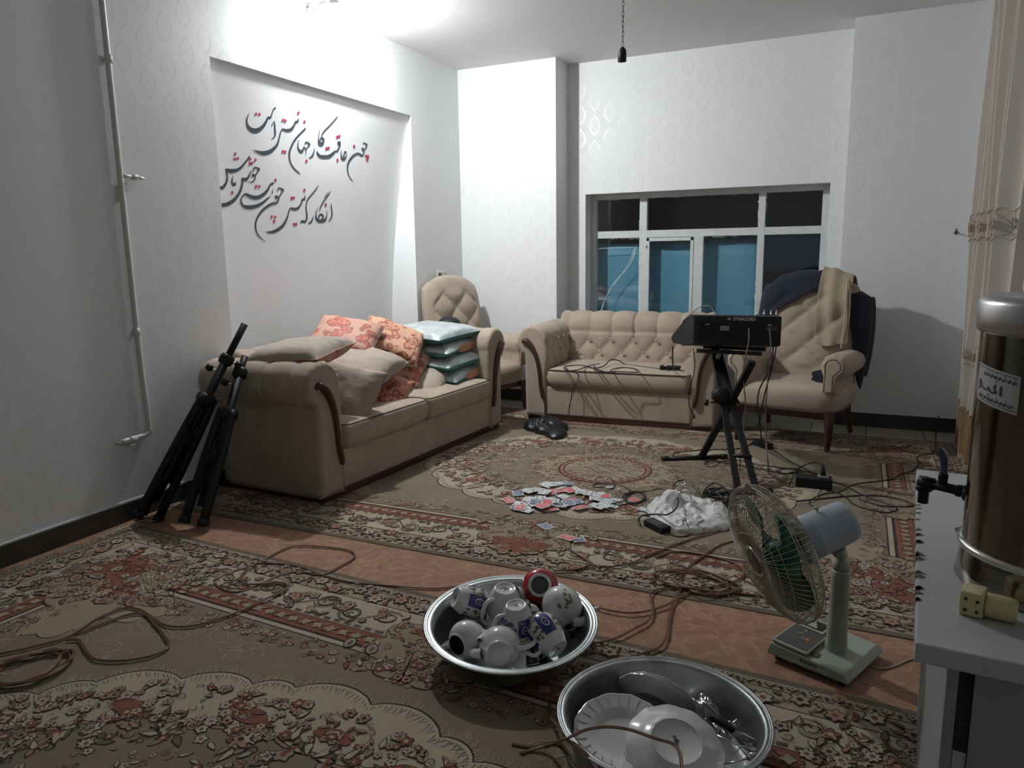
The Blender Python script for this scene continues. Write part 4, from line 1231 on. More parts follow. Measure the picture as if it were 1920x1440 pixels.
D2 = math.radians
sofR = rzs-PI/2
def onsofa(px, py, X): return atX(px, py, X)
K = M
cushion('beige cushion with floral underside lying across the near arm of the sofa', onsofa(562, 662, -2.98), (.50, .46), D2(5), D2(-4), sofR+D2(12), K['cushion_beige'], K['floral_pink'], seed=1, th=.15)
cushion('pink floral cushion, topmost at the back left of the pile', onsofa(648, 632, -3.20), (.46, .42), D2(26), D2(10), sofR+D2(25), K['floral_pink'], K['cushion_beige'], seed=2, th=.15)
cushion('peach floral cushion leaning at the top middle of the pile', onsofa(736, 639, -3.06), (.46, .42), D2(26), D2(22), sofR+D2(32), K['floral_peach'], K['cushion_beige'], seed=3, th=.15)
cushion('plain beige cushion in the middle of the pile, below the peach floral one', onsofa(676, 686, -2.98), (.48, .44), D2(16), D2(14), sofR+D2(8), K['cushion_beige'], K['cushion_beige'], seed=4, th=.17)
cushion('pale floral cushion half hidden behind the middle beige cushion', onsofa(745, 678, -3.05), (.44, .42), D2(28), D2(20), sofR+D2(24), K['floral_pink'], K['cushion_beige'], seed=5, th=.14)
cushion('beige cushion with a floral border standing against the near sofa arm', onsofa(640, 742, -2.86), (.46, .44), D2(62), D2(14), sofR+D2(14), K['cushion_beige'], K['floral_pink'], seed=6, th=.15)
cushion('rust floral cushion low in the pile, above the near seat cushion', onsofa(703, 738, -2.92), (.44, .42), D2(28), D2(12), sofR+D2(6), K['floral_red'], K['cushion_beige'], seed=7, th=.15)
cushion('beige cushion lying at the right foot of the pile', onsofa(778, 722, -2.92), (.46, .42), D2(24), D2(6), sofR+D2(20), K['cushion_beige'], K['cushion_beige'], seed=8, th=.15)
tb = 'stacked teal and silver cushions'
BX = Vector((-3.00, 4.98))
for i, (z, lab, tp, bt_, e_, dx_, rz_) in enumerate([
    (.500, 'teal and silver cushion at the bottom of the stack, peach end showing', 'silk_silver', 'silk_teal', 'peach_cloth', .05, 4),
    (.605, 'silver topped teal cushion second from the bottom of the stack', 'silk_silver', 'silk_teal', None, .04, -3),
    (.708, 'teal cushion with an oval peach end, second from the top of the stack', 'silk_silver', 'silk_teal', 'peach_cloth', .0, 2),
    (.808, 'shiny silver cushion on top of the teal stack', 'silk_silver', 'silk_teal', None, -.01, -6)]):
    cushion(lab, Vector((BX.x+dx_, BX.y+.01*(i % 2), z)), (.60, .55), D2(3), D2(2), D2(rz_)+sofR, K[tp], K[bt_], tb, th=.125, seed=20+i, end=K[e_] if e_ else None)
# ------------------------------------------------------------------ white cabinet with the urn
CA = Vector((.121, 1.324, 0)); car = math.atan2(1.124, .067)-PI/2
cab = thing('side_cabinet', 'low white laminate cabinet with a chipped edge, under the steel urn', 'cabinet', CA, car)
m = MB(); m.span((0, 0, .715), (.70, 1.13, .75)); m.build('worktop', M['laminate'], cab, smooth=False, bevel=.003)
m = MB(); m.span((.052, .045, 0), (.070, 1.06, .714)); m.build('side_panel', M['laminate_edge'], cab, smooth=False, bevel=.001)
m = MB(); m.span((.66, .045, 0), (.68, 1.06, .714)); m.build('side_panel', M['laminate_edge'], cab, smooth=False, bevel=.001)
m = MB(); m.span((.071, 1.03, .05), (.659, 1.045, .714)); m.build('back_panel', M['dark_gap'], cab, smooth=False)
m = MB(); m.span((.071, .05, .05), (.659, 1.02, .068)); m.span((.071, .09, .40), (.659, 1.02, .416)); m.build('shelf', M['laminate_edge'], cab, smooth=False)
m = MB(); m.span((.071, .046, .545), (.0905, .07, .7135)); m.build('filler_strip', M['dark_gap'], cab, smooth=False)
m = MB(); m.span((.071, .046, .03), (.0905, .066, .5445)); m.build('filler_strip', M['laminate'], cab, smooth=False)
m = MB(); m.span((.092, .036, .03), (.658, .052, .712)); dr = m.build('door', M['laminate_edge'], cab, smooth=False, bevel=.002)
m = MB(); m.tube([(.60, .03, .42), (.60, .015, .42), (.60, .015, .52), (.60, .03, .52)], .005, 8); m.build('handle', M['chrome'], dr)
# chipped veneer along the left edge of the worktop
rc = random.Random(8); m = MB()
for i in range(26):
    y = rc.uniform(.16, .80); w_ = rc.uniform(.006, .022); l = rc.uniform(.01, .03)
    m.add([(-.0004, y, .7504), (w_, y+l*.4, .7504), (w_*.4, y+l, .7504), (-.0004, y+l*.7, .7504)], [(0, 1, 2, 3)])
    m.add([(-.0006, y, .7500), (-.0006, y+l, .7500), (-.0006, y+l*.8, .735-rc.random()*.01), (-.0006, y+l*.2, .74)], [(0, 1, 2, 3)])
o = m.build('chipped_edge', M['chipboard'], cab, smooth=False); o['kind'] = 'stuff'
m = MB()
for x, y, a in ((.10, .26, .3), (.085, .62, 1.2), (.14, .57, 0)):
    R = Matrix.Rotation(a, 3, 'Z'); m.add([R @ Vector(p)+Vector((x, y, .7503)) for p in ((-.02, -.004, 0), (.0, -.010, 0), (.022, .002, 0), (.004, .008, 0))], [(0, 1, 2, 3)])
m.build('worktop_stain', M['chipboard'], cab, smooth=False)

UC = Vector((.384, 1.668, .751)); UR = .168
urn = thing('steel_urn', 'tall polished steel tea urn with a lid and tap, on the white cabinet', 'urn', UC)
m = MB(); m.lathe([(UR+.004, 0), (UR+.006, .004), (UR+.003, .02), (UR, .055), (UR-.002, .068), (UR-.002, .49), (UR, .498), (UR-.01, .50), (0, .50)], 72); m.build('body', M['steel_dark'], urn)
m = MB(); m.lathe([(UR-.003, .064), (UR+.004, .066), (UR+.006, .072), (UR+.004, .078), (UR-.003, .080)], 72); m.build('band', M['chrome'], urn)
m = MB(); m.lathe([(UR-.004, .494), (UR+.004, .494), (UR+.007, .50), (UR+.007, .545), (UR+.002, .555), (UR-.012, .560), (UR-.03, .553), (0, .556)], 72); m.build('lid', M['steel_lid'], urn)
m = MB(); m.lathe([(0, .556), (.02, .556), (.014, .57), (.022, .585), (.0, .592)], 20); m.build('lid_knob', M['black_plastic'], urn)
# tap, pointing left
ta = math.atan2(.10, -UR*.99); td = Vector((math.cos(ta), math.sin(ta), 0))
def tp(r, s_, z): n_ = Vector((-td.y, td.x, 0)); return td*r+n_*s_+Vector((0, 0, z))
tz = .142
m = MB(); m.tube([tp(UR-.01, 0, tz), tp(UR+.012, 0, tz)], .019, 14); m.tube([tp(UR+.012, 0, tz), tp(UR+.085, 0, tz)], .0105, 12)
m.tube([tp(UR+.02, 0, tz), tp(UR+.03, 0, tz)], .0135, 6)
tap = m.build('tap', M['black_metal'], urn)
m = MB(); m.tube([tp(UR+.078, 0, tz), tp(UR+.108, 0, tz)], .014, 12); m.tube([tp(UR+.098, 0, tz+.012), tp(UR+.098, 0, tz-.046)], .011, 12); m.tube([tp(UR+.098, 0, tz-.018), tp(UR+.098, 0, tz-.006)], .016, 12)
m.build('spout', M['black_metal'], tap)
m = MB(); m.tube([tp(UR+.060, 0, tz), tp(UR+.060, 0, tz+.030)], .0095, 10); m.tube([tp(UR+.060, 0, tz+.020), tp(UR+.060, 0, tz+.026)], .011, 6)
m.build('valve_stem', M['black_metal'], tap)
m = MB(); P = [tp(UR+.060, 0, tz+.03), tp(UR+.060, 0, tz+.05), tp(UR+.064, 0, tz+.068), tp(UR+.072, 0, tz+.076)]
m.tube(spline(P, 4), [.012+.0005*i for i in range(13)], 8, flat=(1, .6)); m.build('tap_lever', mat('blue_grey_lever', (.05, .075, .13), .4), tap)
# label with Persian writing on the urn
def upt(s_, z, e=.0006):     # s_ along the surface from the label's left edge
    a = lab_a0+s_/UR; return Vector((math.cos(a)*(UR-.002+e), math.sin(a)*(UR-.002+e), z))
c0 = atX(1815, 690, .22); lab_a0 = math.radians(186)
lz0, lz1 = .365, .435; LW = .118
def slope(s_): return -.012*s_/LW*1.0
m = MB(); m.grid([[upt(LW*i/16, z+slope(LW*i/16), .0006) for z in (lz0, lz1)] for i in range(17)]); m.build('label', mat('label_paper', (.40, .42, .41), .5), urn)
def lstroke(pts, w_, parent=None):
    m = MB(); sp_ = spline([(x*LW, lz0+y*(lz1-lz0), 0) for x, y in pts], 4); L = []
    for i, p in enumerate(sp_):
        q = sp_[min(i+1, len(sp_)-1)]-sp_[max(i-1, 0)]; L_ = math.hypot(q.x, q.y) or 1; nx, ny = -q.y/L_*w_/2, q.x/L_*w_/2
        L.append([upt(p.x+nx, p.y+ny+slope(p.x), .0012), upt(p.x-nx, p.y-ny+slope(p.x), .0012)])
    m.grid(L); m.build('lettering', M['ink'], urn, smooth=False)
lstroke([(0.0, .93), (.5, .93), (.95, .93)], .0014); lstroke([(0.0, .07), (.5, .07), (1, .07)], .0014)
lstroke([(.68, .62), (.68, .36)], .0052)
lstroke([(.58, .60), (.53, .50), (.59, .42), (.54, .38), (.45, .38), (.40, .46), (.38, .39), (.28, .38), (.20, .40), (.16, .50), (.12, .56), (.09, .48), (.14, .42), (.08, .30)], .0042)
lstroke([(.39, .27), (.44, .26)], .003); lstroke([(.56, .70), (.58, .70)], .003)
for y, x0 in ((.80, .25), (.17, .12)):
    k = 0
    while x0 < .9:
        w_ = .05+.04*((k*7) % 3)/2; lstroke([(x0, y), (x0+w_*.3, y-.05), (x0+w_*.6, y+.03), (x0+w_, y-.02)], .0024)
        if k % 2: lstroke([(x0+w_*.4, y+.09), (x0+w_*.6, y+.10)], .002)
        x0 += w_+.022; k += 1
# yellow plug adaptor on the cabinet
PG = thing('plug_adapter', 'yellowed two-way plug adapter lying on the cabinet in front of the urn', 'adapter', (.236, 1.475, .7505), math.radians(-14))
m = MB(); m.span((-.036, -.020, 0), (.002, .030, .045)); m.build('body', M['plug_yellow'], PG, smooth=False, bevel=.004)
m = MB(); m.tube(spline([(.003, .004, .021), (.02, .004, .021), (.050, .006, .020)], 3), [.022]*6+[.019], 18); m.build('round_end', M['plug_yellow'], PG)
for x, z in ((-.026, .033), (-.026, .012), (-.008, .031), (-.008, .012)):
    m = MB(); m.tube([(x, -.0195, z), (x, -.0206, z)], .0032, 10); m.build('pin_hole', M['dark_gap'], PG)
for y in (-.004, .016):
    m = MB(); m.tube([(-.0355, y, .026+y*.4), (-.0368, y, .026+y*.4)], .003, 10); m.build('pin_hole', M['dark_gap'], PG)

# ------------------------------------------------------------------ table fan
FA = F(1437, 1225, .03); FB = F(1590, 1287, .03); FC_ = F(1643, 1208, .03)
ex = Vector((FB.x-FA.x, FB.y-FA.y, 0)); ey = Vector((FC_.x-FB.x, FC_.y-FB.y, 0)); FW, FD_ = ex.length, ey.length
fan = thing('table_fan', 'old pale blue and cream table fan with green blades on the orange carpet', 'fan', (FA.x, FA.y, .012), math.atan2(ex.y, ex.x))
FD_ = max(.25, min(.29, FD_))
m = MB(); zt_ = .068
top_ = [(.0, .0, .045), (FW, 0, .036), (FW, FD_, .036), (0, FD_, .045)]
m.add([(.004, .004, .018), (FW-.004, .004, .018), (FW-.004, FD_-.004, .018), (.004, FD_-.004, .018), (0, 0, .024), (FW, 0, .024), (FW, FD_, .024), (0, FD_, .024),
       (.008, .008, .060), (FW-.02, .008, .046), (FW-.02, FD_-.01, .046), (.008, FD_-.01, .060)],
      [(3, 2, 1, 0), (0, 1, 5, 4), (1, 2, 6, 5), (2, 3, 7, 6), (3, 0, 4, 7), (4, 5, 9, 8), (5, 6, 10, 9), (6, 7, 11, 10), (7, 4, 8, 11), (8, 9, 10, 11)])
m.build('base', M['fan_post'], fan, smooth=False, bevel=.004)
m = MB()
for x in (.03, FW-.03):
    for y in (.03, FD_-.03): m.tube([(x, y, 0), (x, y, .019)], .012, 10)
fo = m.build('feet', M['black_plastic'], fan); fo['kind'] = 'stuff'
# tilted panel plate on the left half
def bp(u, v, h=0): return Vector((.012+u*(FW*.44), .012+v*(FD_-.03), .0625-.006*u+h))
m = MB(); m.rings([[bp(u, v, h) for u, v in ((0, 0), (1, 0), (1, 1), (0, 1))] for h in (0, .010)]); pnl = m.build('panel_rim', M['fan_cream'], fan, smooth=False, bevel=.003)
m = MB(); m.rings([[bp(u, v, h) for u, v in ((.05, .04), (.95, .04), (.95, .96), (.05, .96))] for h in (.0102, .0112)]); m.build('control_panel', M['fan_panel'], pnl, smooth=False, bevel=.0008)
m = MB(); m.rings([[bp(u, v, h) for u, v in ((.16, .60), (.86, .60), (.86, .93), (.16, .93))] for h in (.0113, .0128)]); m.build('button_frame', M['fan_cream'], pnl, smooth=False, bevel=.002)
m = MB(); m.rings([[bp(u, v, h) for u, v in ((.24, .65), (.80, .65), (.80, .88), (.24, .88))] for h in (.0129, .0133)]); m.build('button_well', M['dark_gap'], pnl, smooth=False)
for k in range(4):
    v0 = .66+.055*k; m = MB(); m.rings([[bp(u, v, h) for u, v in ((.27, v0), (.62-.06*k, v0), (.62-.06*k, v0+.036), (.27, v0+.036))] for h in (.0134, .019)]); m.build('button', M['white_plastic'], pnl, smooth=False, bevel=.001)
for u0, v0, du, dv, mt in ((.62, .30, .13, .05, 'orange_mark'), (.50, .30, .10, .014, 'fan_cream'), (.52, .335, .06, .012, 'fan_cream'), (.34, .42, .12, .014, 'fan_cream'), (.30, .39, .09, .012, 'fan_cream'), (.42, .50, .05, .04, 'fan_cream')):
    m = MB(); m.rings([[bp(u, v, h) for u, v in ((u0, v0), (u0+du, v0), (u0+du, v0+dv), (u0, v0+dv))] for h in (.0113, .0117)]); m.build('printed_mark', M[mt], pnl, smooth=False)
m = MB(); m.span((.135, .035, .0525), (.160, .065, .0545)); m.build('plate', M['fan_panel'], fan, smooth=False)
# scrawled name on the front edge
tmx = text_mesh('Victory', .020, .0004); o = bpy.data.objects.new('scrawl', tmx); col.objects.link(o); o.parent = fan; tmx.materials.append(M['ink'])
o.location = (FW*.52, .0035, .040); o.rotation_euler = (math.radians(78), 0, 0)
# post
pw = F(1562, 1222, .06); pl = Matrix.Rotation(-math.atan2(ex.y, ex.x), 3, 'Z') @ (pw-Vector(fan.location)); pl.z = 0
pl.y += .022
m = MB(); m.lathe([(.040, .045), (.036, .055), (.033, .10), (.0285, .30), (.0285, .305)], 28, T=Matrix.Translation(pl)); m.build('post', M['fan_post'], fan)
m = MB(); m.lathe([(.0295, .304), (.0300, .306), (.0300, .332), (.028, .336), (.0, .336)], 28, T=Matrix.Translation(pl)); m.build('collar', M['fan_cream'], fan)
RF = Matrix.Rotation(-math.atan2(ex.y, ex.x), 3, 'Z')
ax = RF @ Vector(cdir(-.91, -.36, .11))            # the way the fan blows
hinge = Vector((pl.x, pl.y, .385))
m = MB(); m.tube([Vector((pl.x, pl.y, .334)), Vector((pl.x, pl.y, .36)), hinge+Vector((0, 0, .008))], [.027, .026, .014], 16); m.build('neck', M['fan_cream'], fan)
G = frame_from(ax, (0, 0, 1))                      # local z = forward
def hp_(a, r, z): return hc + G @ Vector((r*math.cos(a), r*math.sin(a), z))
upv = (G @ Vector((1, 0, 0)))
hc = hinge + upv*.112 + ax*.052                     # centre of the motor
TG = Matrix.Translation(hc) @ G.to_4x4()
m = MB(); m.tube([hinge, hinge+upv*.035+ax*.01], [.020, .028], 12); m.build('hinge', M['fan_cream'], fan)
mo = MB(); mo.lathe([(.055, -.105), (.062, -.107), (.067, -.103), (.069, -.09), (.071, -.06), (.074, .03), (.075, .032), (.074, .036), (.075, .040), (.074, .045), (.078, .07), (.076, .082), (.03, .085)], 40, T=TG)
mo.lathe([(0, -.085), (.052, -.087), (.055, -.105)], 40, T=TG)
mh = mo.build('motor_housing', M['fan_blue'], fan)
m = MB(); m.tube([hc+upv*.070-ax*.01, hc+upv*.082-ax*.01], .0035, 8); m.ball(hc+upv*.086-ax*.01, .009, 10, sc=(1, 1, .8)); m.build('knob', M['fan_cream'], mh)
GC = hc+ax*.172                                    # centre plane of the blades
TC = Matrix.Translation(GC) @ G.to_4x4()
m = MB(); m.lathe([(0, .035), (.02, .033), (.032, .02), (.036, -.03), (.0, -.032)], 24, T=TC); m.build('hub', M['blade'], fan)
for k in range(4):
    m = MB(); P = []
    for i in range(15):
        r = .030+(.198-.030)*i/14; t = i/14; P.append([])
        for j in range(9):
            s_ = j/8-.5; wdt = .95*(.55+.75*math.sin(PI*min(1, t*.62+.14)))*(1-.35*max(0, t-.8)/.2*abs(s_)*2)
            a = 2*PI*k/4+.5+s_*wdt*1.25; z = -s_*.055*(1.15-.55*t)
            P[-1].append(TC @ Vector((r*math.cos(a), r*math.sin(a), z)))
    m.grid(P); o = m.build('blade', M['blade'], fan); md = o.modifiers.new('t', 'SOLIDIFY'); md.thickness = .0022; md.offset = 0
RG = .232
def guard(name, prof, nsp, rings_, hubz):
    m = MB()
    for k in range(nsp):
        a = 2*PI*k/nsp
        pts = [TC @ Vector(((r*math.cos(a)), r*math.sin(a), z)) for r, z in prof]
        m.tube(spline(pts, 3), .00135, 4, caps=False)
    for r, z, w_ in rings_:
        pts = [TC @ Vector((r*math.cos(2*PI*i/48), r*math.sin(2*PI*i/48), z+.004*math.sin(6*PI*i/48))) for i in range(49)]; m.tube(pts, w_, 5, caps=False)
    return m.build(name, M['fan_wire'], fan)
guard('rear_guard', [(.068, -.078), (.10, -.076), (.16, -.064), (.20, -.045), (RG, -.012), (RG+.001, .004)], 76, [(.068, -.078, .0022), (.11, -.0755, .0013), (.15, -.067, .0013), (.195, -.050, .0013), (RG-.006, -.03, .0015), (RG+.002, 0, .0026)], 0)
guard('front_guard', [(RG+.001, .004), (RG-.002, .022), (.19, .050), (.14, .064), (.09, .069), (.052, .068)], 76, [(.052, .068, .002), (.10, .069, .0013), (.15, .062, .0013), (.19, .050, .0013), (RG+.001, .008, .0024)], 0)
m = MB(); m.lathe([(0, .074), (.040, .073), (.046, .070), (.046, .066), (0, .064)], 30, T=TC); bd = m.build('badge', M['fan_panel'], fan)
m = MB(); m.lathe([(.044, .072), (.050, .074), (.053, .070), (.050, .066), (.044, .067)], 36, T=TC); m.build('chrome_ring', M['chrome'], bd)
m = MB(); m.add([GC+upv*(RG-.005)+ax*.0, GC+upv*(RG+.035)+ax*.02, GC+upv*(RG-.002)+ax*.03+G @ Vector((0, .03, 0)), GC+upv*(RG-.01)-G @ Vector((0, .02, 0))], [(0, 1, 2), (0, 3, 1), (2, 1, 3), (0, 2, 3)]); m.build('bent_clip', M['fan_cream'], fan, smooth=False)

# ------------------------------------------------------------------ basins
def basin(label, c, r, depth, tilt, mt, rim=.03, group='metal wash basins', foot=.62):
    t = thing('basin', label, 'basin', c, 0, group, R=tilt)
    m = MB(); prof = [(0, .004), (r*foot, .004), (r*(foot+.10), .012), (r*.86, depth*.55), (r*.93-rim*.2, depth*.88), (r-rim, depth-.004), (r-rim*.55, depth+.001), (r-rim*.45, depth-.002), (r-rim*.35, depth+.002), (r-.004, depth+.001), (r, depth-.003), (r-.003, depth-.006),
                        (r-rim+.001, depth-.009), (r*.86+.003, depth*.55-.003), (r*(foot+.10)+.002, .007), (r*foot, 0), (0, 0)]
    m.lathe(prof, 80); m.build('bowl', mt, t)
    m = MB(); m.tube([Vector(((r-.001)*math.cos(2*PI*i/72), (r-.001)*math.sin(2*PI*i/72), depth-.002)) for i in range(73)], .0042, 6, caps=False); m.build('rolled_rim', mt, t)
    return t
B1 = Vector((-1.035, 2.185, .0135)); t1 = Matrix.Rotation(math.radians(5), 3, cdir(1, 0, 0))
basin('shallow aluminium basin heaped with porcelain teapots, on the near rug', B1+Vector((0, 0, .012)), .300, .125, t1, M['alu'])
B2 = Vector((-.418, 1.845, .0135))
basin('deep worn aluminium basin full of white plates beside the orange carpet', B2, .287, .145, Matrix.Identity(3), M['alu_old'], rim=.022, foot=.74)

def band_patch(mb, prof, a0, a1, z0, z1, off=.0006, n=10):
    """a decal patch that follows a lathe profile r(z)"""
    def rz_(z):
        for (r0, q0), (r1, q1) in zip(prof[:-1], prof[1:]):
            if q0 <= z <= q1 and q1 > q0: return r0+(r1-r0)*(z-q0)/(q1-q0)
        return prof[-1][0]
    P = []
    for i in range(n+1):
        a = a0+(a1-a0)*i/n; P.append([])
        for j in range(7):
            z = z0+(z1-z0)*j/6; r = rz_(z)+off; P[-1].append(Vector((r*math.cos(a), r*math.sin(a), z)))
    mb.grid(P)
def teapot(label, c, zdir, xdir, s_=1.0, kind='plain', body='porcelain', tall=False, spout=True, handle=True, base_mark=True):
    """local z = from the foot to the mouth; local x = towards the spout"""
    s_ *= 1.09; G_ = frame_from(zdir, xdir); t = thing('teapot', label, 'teapot', c, 0, 'teapots heaped in the basin', R=G_)
    if tall: prof = [(.030, -.052), (.033, -.050), (.036, -.044), (.046, -.02), (.051, .01), (.050, .03), (.044, .046), (.035, .055)]
    else: prof = [(.031, -.048), (.034, -.046), (.037, -.040), (.053, -.020), (.060, .004), (.057, .024), (.047, .040), (.034, .050)]
    prof = [(r*s_, z*s_) for r, z in prof]
    sp_ = [(p.x, p.y) for p in spline([(r, z, 0) for r, z in prof], 5)]
    inner = [(r-.004*s_, z) for r, z in reversed(sp_[3:])]
    rimr, rz2 = sp_[-1]
    m = MB(); m.lathe(sp_+[(rimr, rz2+.003*s_), (rimr-.003*s_, rz2+.004*s_)], 40, T=None)
    m.lathe([(0, prof[0][1]+.003*s_), (prof[0][0]-.005*s_, prof[0][1]+.003*s_), (prof[0][0]-.002*s_, prof[0][1]-.001*s_), (prof[0][0]+.001*s_, prof[0][1])], 40)
    b_ = m.build('body', M[body], t)
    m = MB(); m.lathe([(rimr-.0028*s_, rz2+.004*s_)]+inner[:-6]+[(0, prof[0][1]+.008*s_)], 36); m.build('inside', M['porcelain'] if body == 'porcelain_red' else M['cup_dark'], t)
    if body == 'porcelain_red':
        m = MB(); m.lathe([(rimr-.006*s_, rz2+.0045*s_), (rimr+.003*s_, rz2+.005*s_), (rimr+.004*s_, rz2+.001*s_)], 36); m.build('white_rim', M['porcelain'], t)
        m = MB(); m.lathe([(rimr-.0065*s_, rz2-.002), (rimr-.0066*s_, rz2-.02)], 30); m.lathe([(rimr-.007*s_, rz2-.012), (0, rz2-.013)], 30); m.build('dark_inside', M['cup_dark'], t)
    R0 = max(r for r, z in sp_)
    if spout:
        pts = spline([(R0*.80, 0, -.022*s_), (R0*1.15, 0, -.012*s_), (R0*1.38, 0, .012*s_), (R0*1.52, 0, .040*s_), (R0*1.66, 0, .050*s_)], 5)
        n_ = len(pts); m = MB(); m.tube(pts, [(.0155-.0085*i/(n_-1))*s_ for i in range(n_)], 14, caps=False)
        so = m.build('spout', M[body], t); q = pts[-1]; d_ = (pts[-1]-pts[-2]).normalized()
        m = MB(); m.tube([q-d_*.012, q-d_*.001], .0062*s_, 12); m.build('spout_hole', M['cup_dark'], so)
    if handle:
        pts = spline([(-R0*.80, 0, .034*s_), (-R0*1.30, 0, .044*s_), (-R0*1.62, 0, .024*s_), (-R0*1.60, 0, -.008*s_), (-R0*1.25, 0, -.034*s_), (-R0*.78, 0, -.030*s_)], 5)
        m = MB(); m.tube(pts, .0058*s_, 10, flat=(1.25, .9)); m.build('handle', M[body], t)
    if kind == 'blue':
        for a in (PI/2, -PI/2, PI, 0):
            m = MB(); band_patch(m, sp_, a-.42, a+.42, -.022*s_, .046*s_); pt = m.build('blue_panel', M['cobalt'], t)
            m = MB(); zc = .012*s_
            Rr = [sp_[k][0] for k in range(len(sp_)) if sp_[k][1] >= zc][0]+.0012
            pts = [Vector((Rr*math.cos(a+.17*math.cos(w_)), Rr*math.sin(a+.17*math.cos(w_)), zc+.0135*s_*math.sin(w_))) for w_ in [2*PI*i/16 for i in range(17)]]
            m.tube(pts, .0014*s_, 5, caps=False); m.ball(Vector((Rr*math.cos(a), Rr*math.sin(a), zc)), .0045*s_, 8, sc=(.35, 1, 1)); m.build('emblem', M['porcelain'], pt)
    if kind in ('blue', 'green'):
        rf = random.Random(int(abs(c.x)*1000)); m = MB()
        for a in ((PI/4, -PI/4, 3*PI/4, -3*PI/4) if kind == 'blue' else (PI*.5, -PI*.5, .9)):
            for _ in range(18):
                aa = a+rf.uniform(-.28, .28); z = rf.uniform(-.026, .034)*s_; dw = rf.uniform(.08, .17)
                band_patch(m, sp_, aa, aa+dw, z, z+rf.uniform(.005, .010)*s_, .0008, 2)
        fo = m.build('flower_print', M['flower_print' if kind == 'blue' else 'green_print'], t); fo['kind'] = 'stuff'
    if base_mark:
        m = MB(); z = prof[0][1]+.0015*s_
        for x, y, w_, h_ in ((-.004, .003, .008, .002), (0, -.002, .005, .004), (-.005, -.005, .009, .0015), (.003, .003, .002, .005)):
            m.add([Vector(((x+.001)*s_*1.7+a*w_*s_*.85, y*s_*1.7+b_2*h_*s_*.85, z)) for a, b_2 in ((-1, -1), (-1, 1), (1, 1), (1, -1))], [(0, 1, 2, 3)])
        m.build('base_mark', M['ink'], t, smooth=False)
    return t
teapot('teapot with blue panels tipped at the left rim, its foot facing left', F(880, 1128, .155), cdir(.82, -.35, -.35), cdir(.2, .9, -.4), 1.05, 'blue', tall=True, handle=False, spout=False)
teapot('plain white teapot standing upside down at the back of the basin', F(946, 1130, .150), cdir(-.05, -.93, -.35), cdir(.75, .2, -.6), 1.12, 'plain', tall=True)
teapot('red teapot with its white mouth facing the camera, at the back', F(1013, 1100, .165), cdir(-.06, .34, .92), cdir(-.9, .1, -.3), 1.05, 'plain', 'porcelain_red', base_mark=False, spout=False)
teapot('white teapot with a leaf print, its spout pointing right', F(1052, 1138, .150), cdir(.45, .68, -.55), cdir(.80, -.45, .25), 1.12, 'green', handle=False)
teapot('upside-down teapot with blue panels in the middle of the heap', F(970, 1160, .175), cdir(.08, -.93, -.33), cdir(.9, -.05, -.5), 1.0, 'blue', tall=True)
teapot('teapot with blue panels lying at the front right, foot towards the camera', F(1025, 1192, .130), cdir(-.55, .50, -.66), cdir(.75, .30, -.45), 1.10, 'blue', tall=True, spout=False)
teapot('white teapot at the front left with its open mouth facing left', F(878, 1198, .105), cdir(-.62, -.10, .77), cdir(.75, .35, .5), 1.0, 'plain', base_mark=False)
teapot('plain white teapot at the front of the basin, round foot towards the camera', F(938, 1215, .115), cdir(.05, -.02, -.99), cdir(-.92, -.18, -.1), 1.08, 'plain', base_mark=False)
# dark tea glasses at the bottom of the basin
g0 = None
for i, (px, py, z, zd) in enumerate([(995, 1226, .065, (.2, -.9, .2)), (1012, 1215, .06, (.5, -.7, .3)), (1078, 1165, .07, (.6, .4, .4)), (1075, 1188, .06, (-.3, .8, .2)), (1000, 1150, .075, (.1, .8, .3)), (905, 1150, .07, (.2, .9, .2))]):
    labs = ['dark tea glass at the front bottom of the teapot basin', 'dark tea glass lying just behind the front glass in the basin', 'dark tea glass under the spout of the leaf print teapot', 'dark tea glass by the right wall of the basin', 'dark tea glass under the red teapot', 'dark tea glass between the left teapots']
    G_ = frame_from(cdir(*zd)); t = thing('tea_glass', labs[i], 'glass', F(px, py, z), 0, 'tea glasses under the teapots', R=G_)
    m = MB(); m.lathe([(0, -.03), (.018, -.03), (.020, -.028), (.018, -.012), (.017, 0), (.021, .018), (.024, .032), (.022, .032), (.015, 0), (.016, -.02), (0, -.024)], 24); m.build('glass_body', M['dark_glass'], t)
    m = MB(); m.lathe([(.0245, .030), (.0255, .032), (.0245, .034), (.022, .032)], 24); m.build('rim', M['chrome'], t)

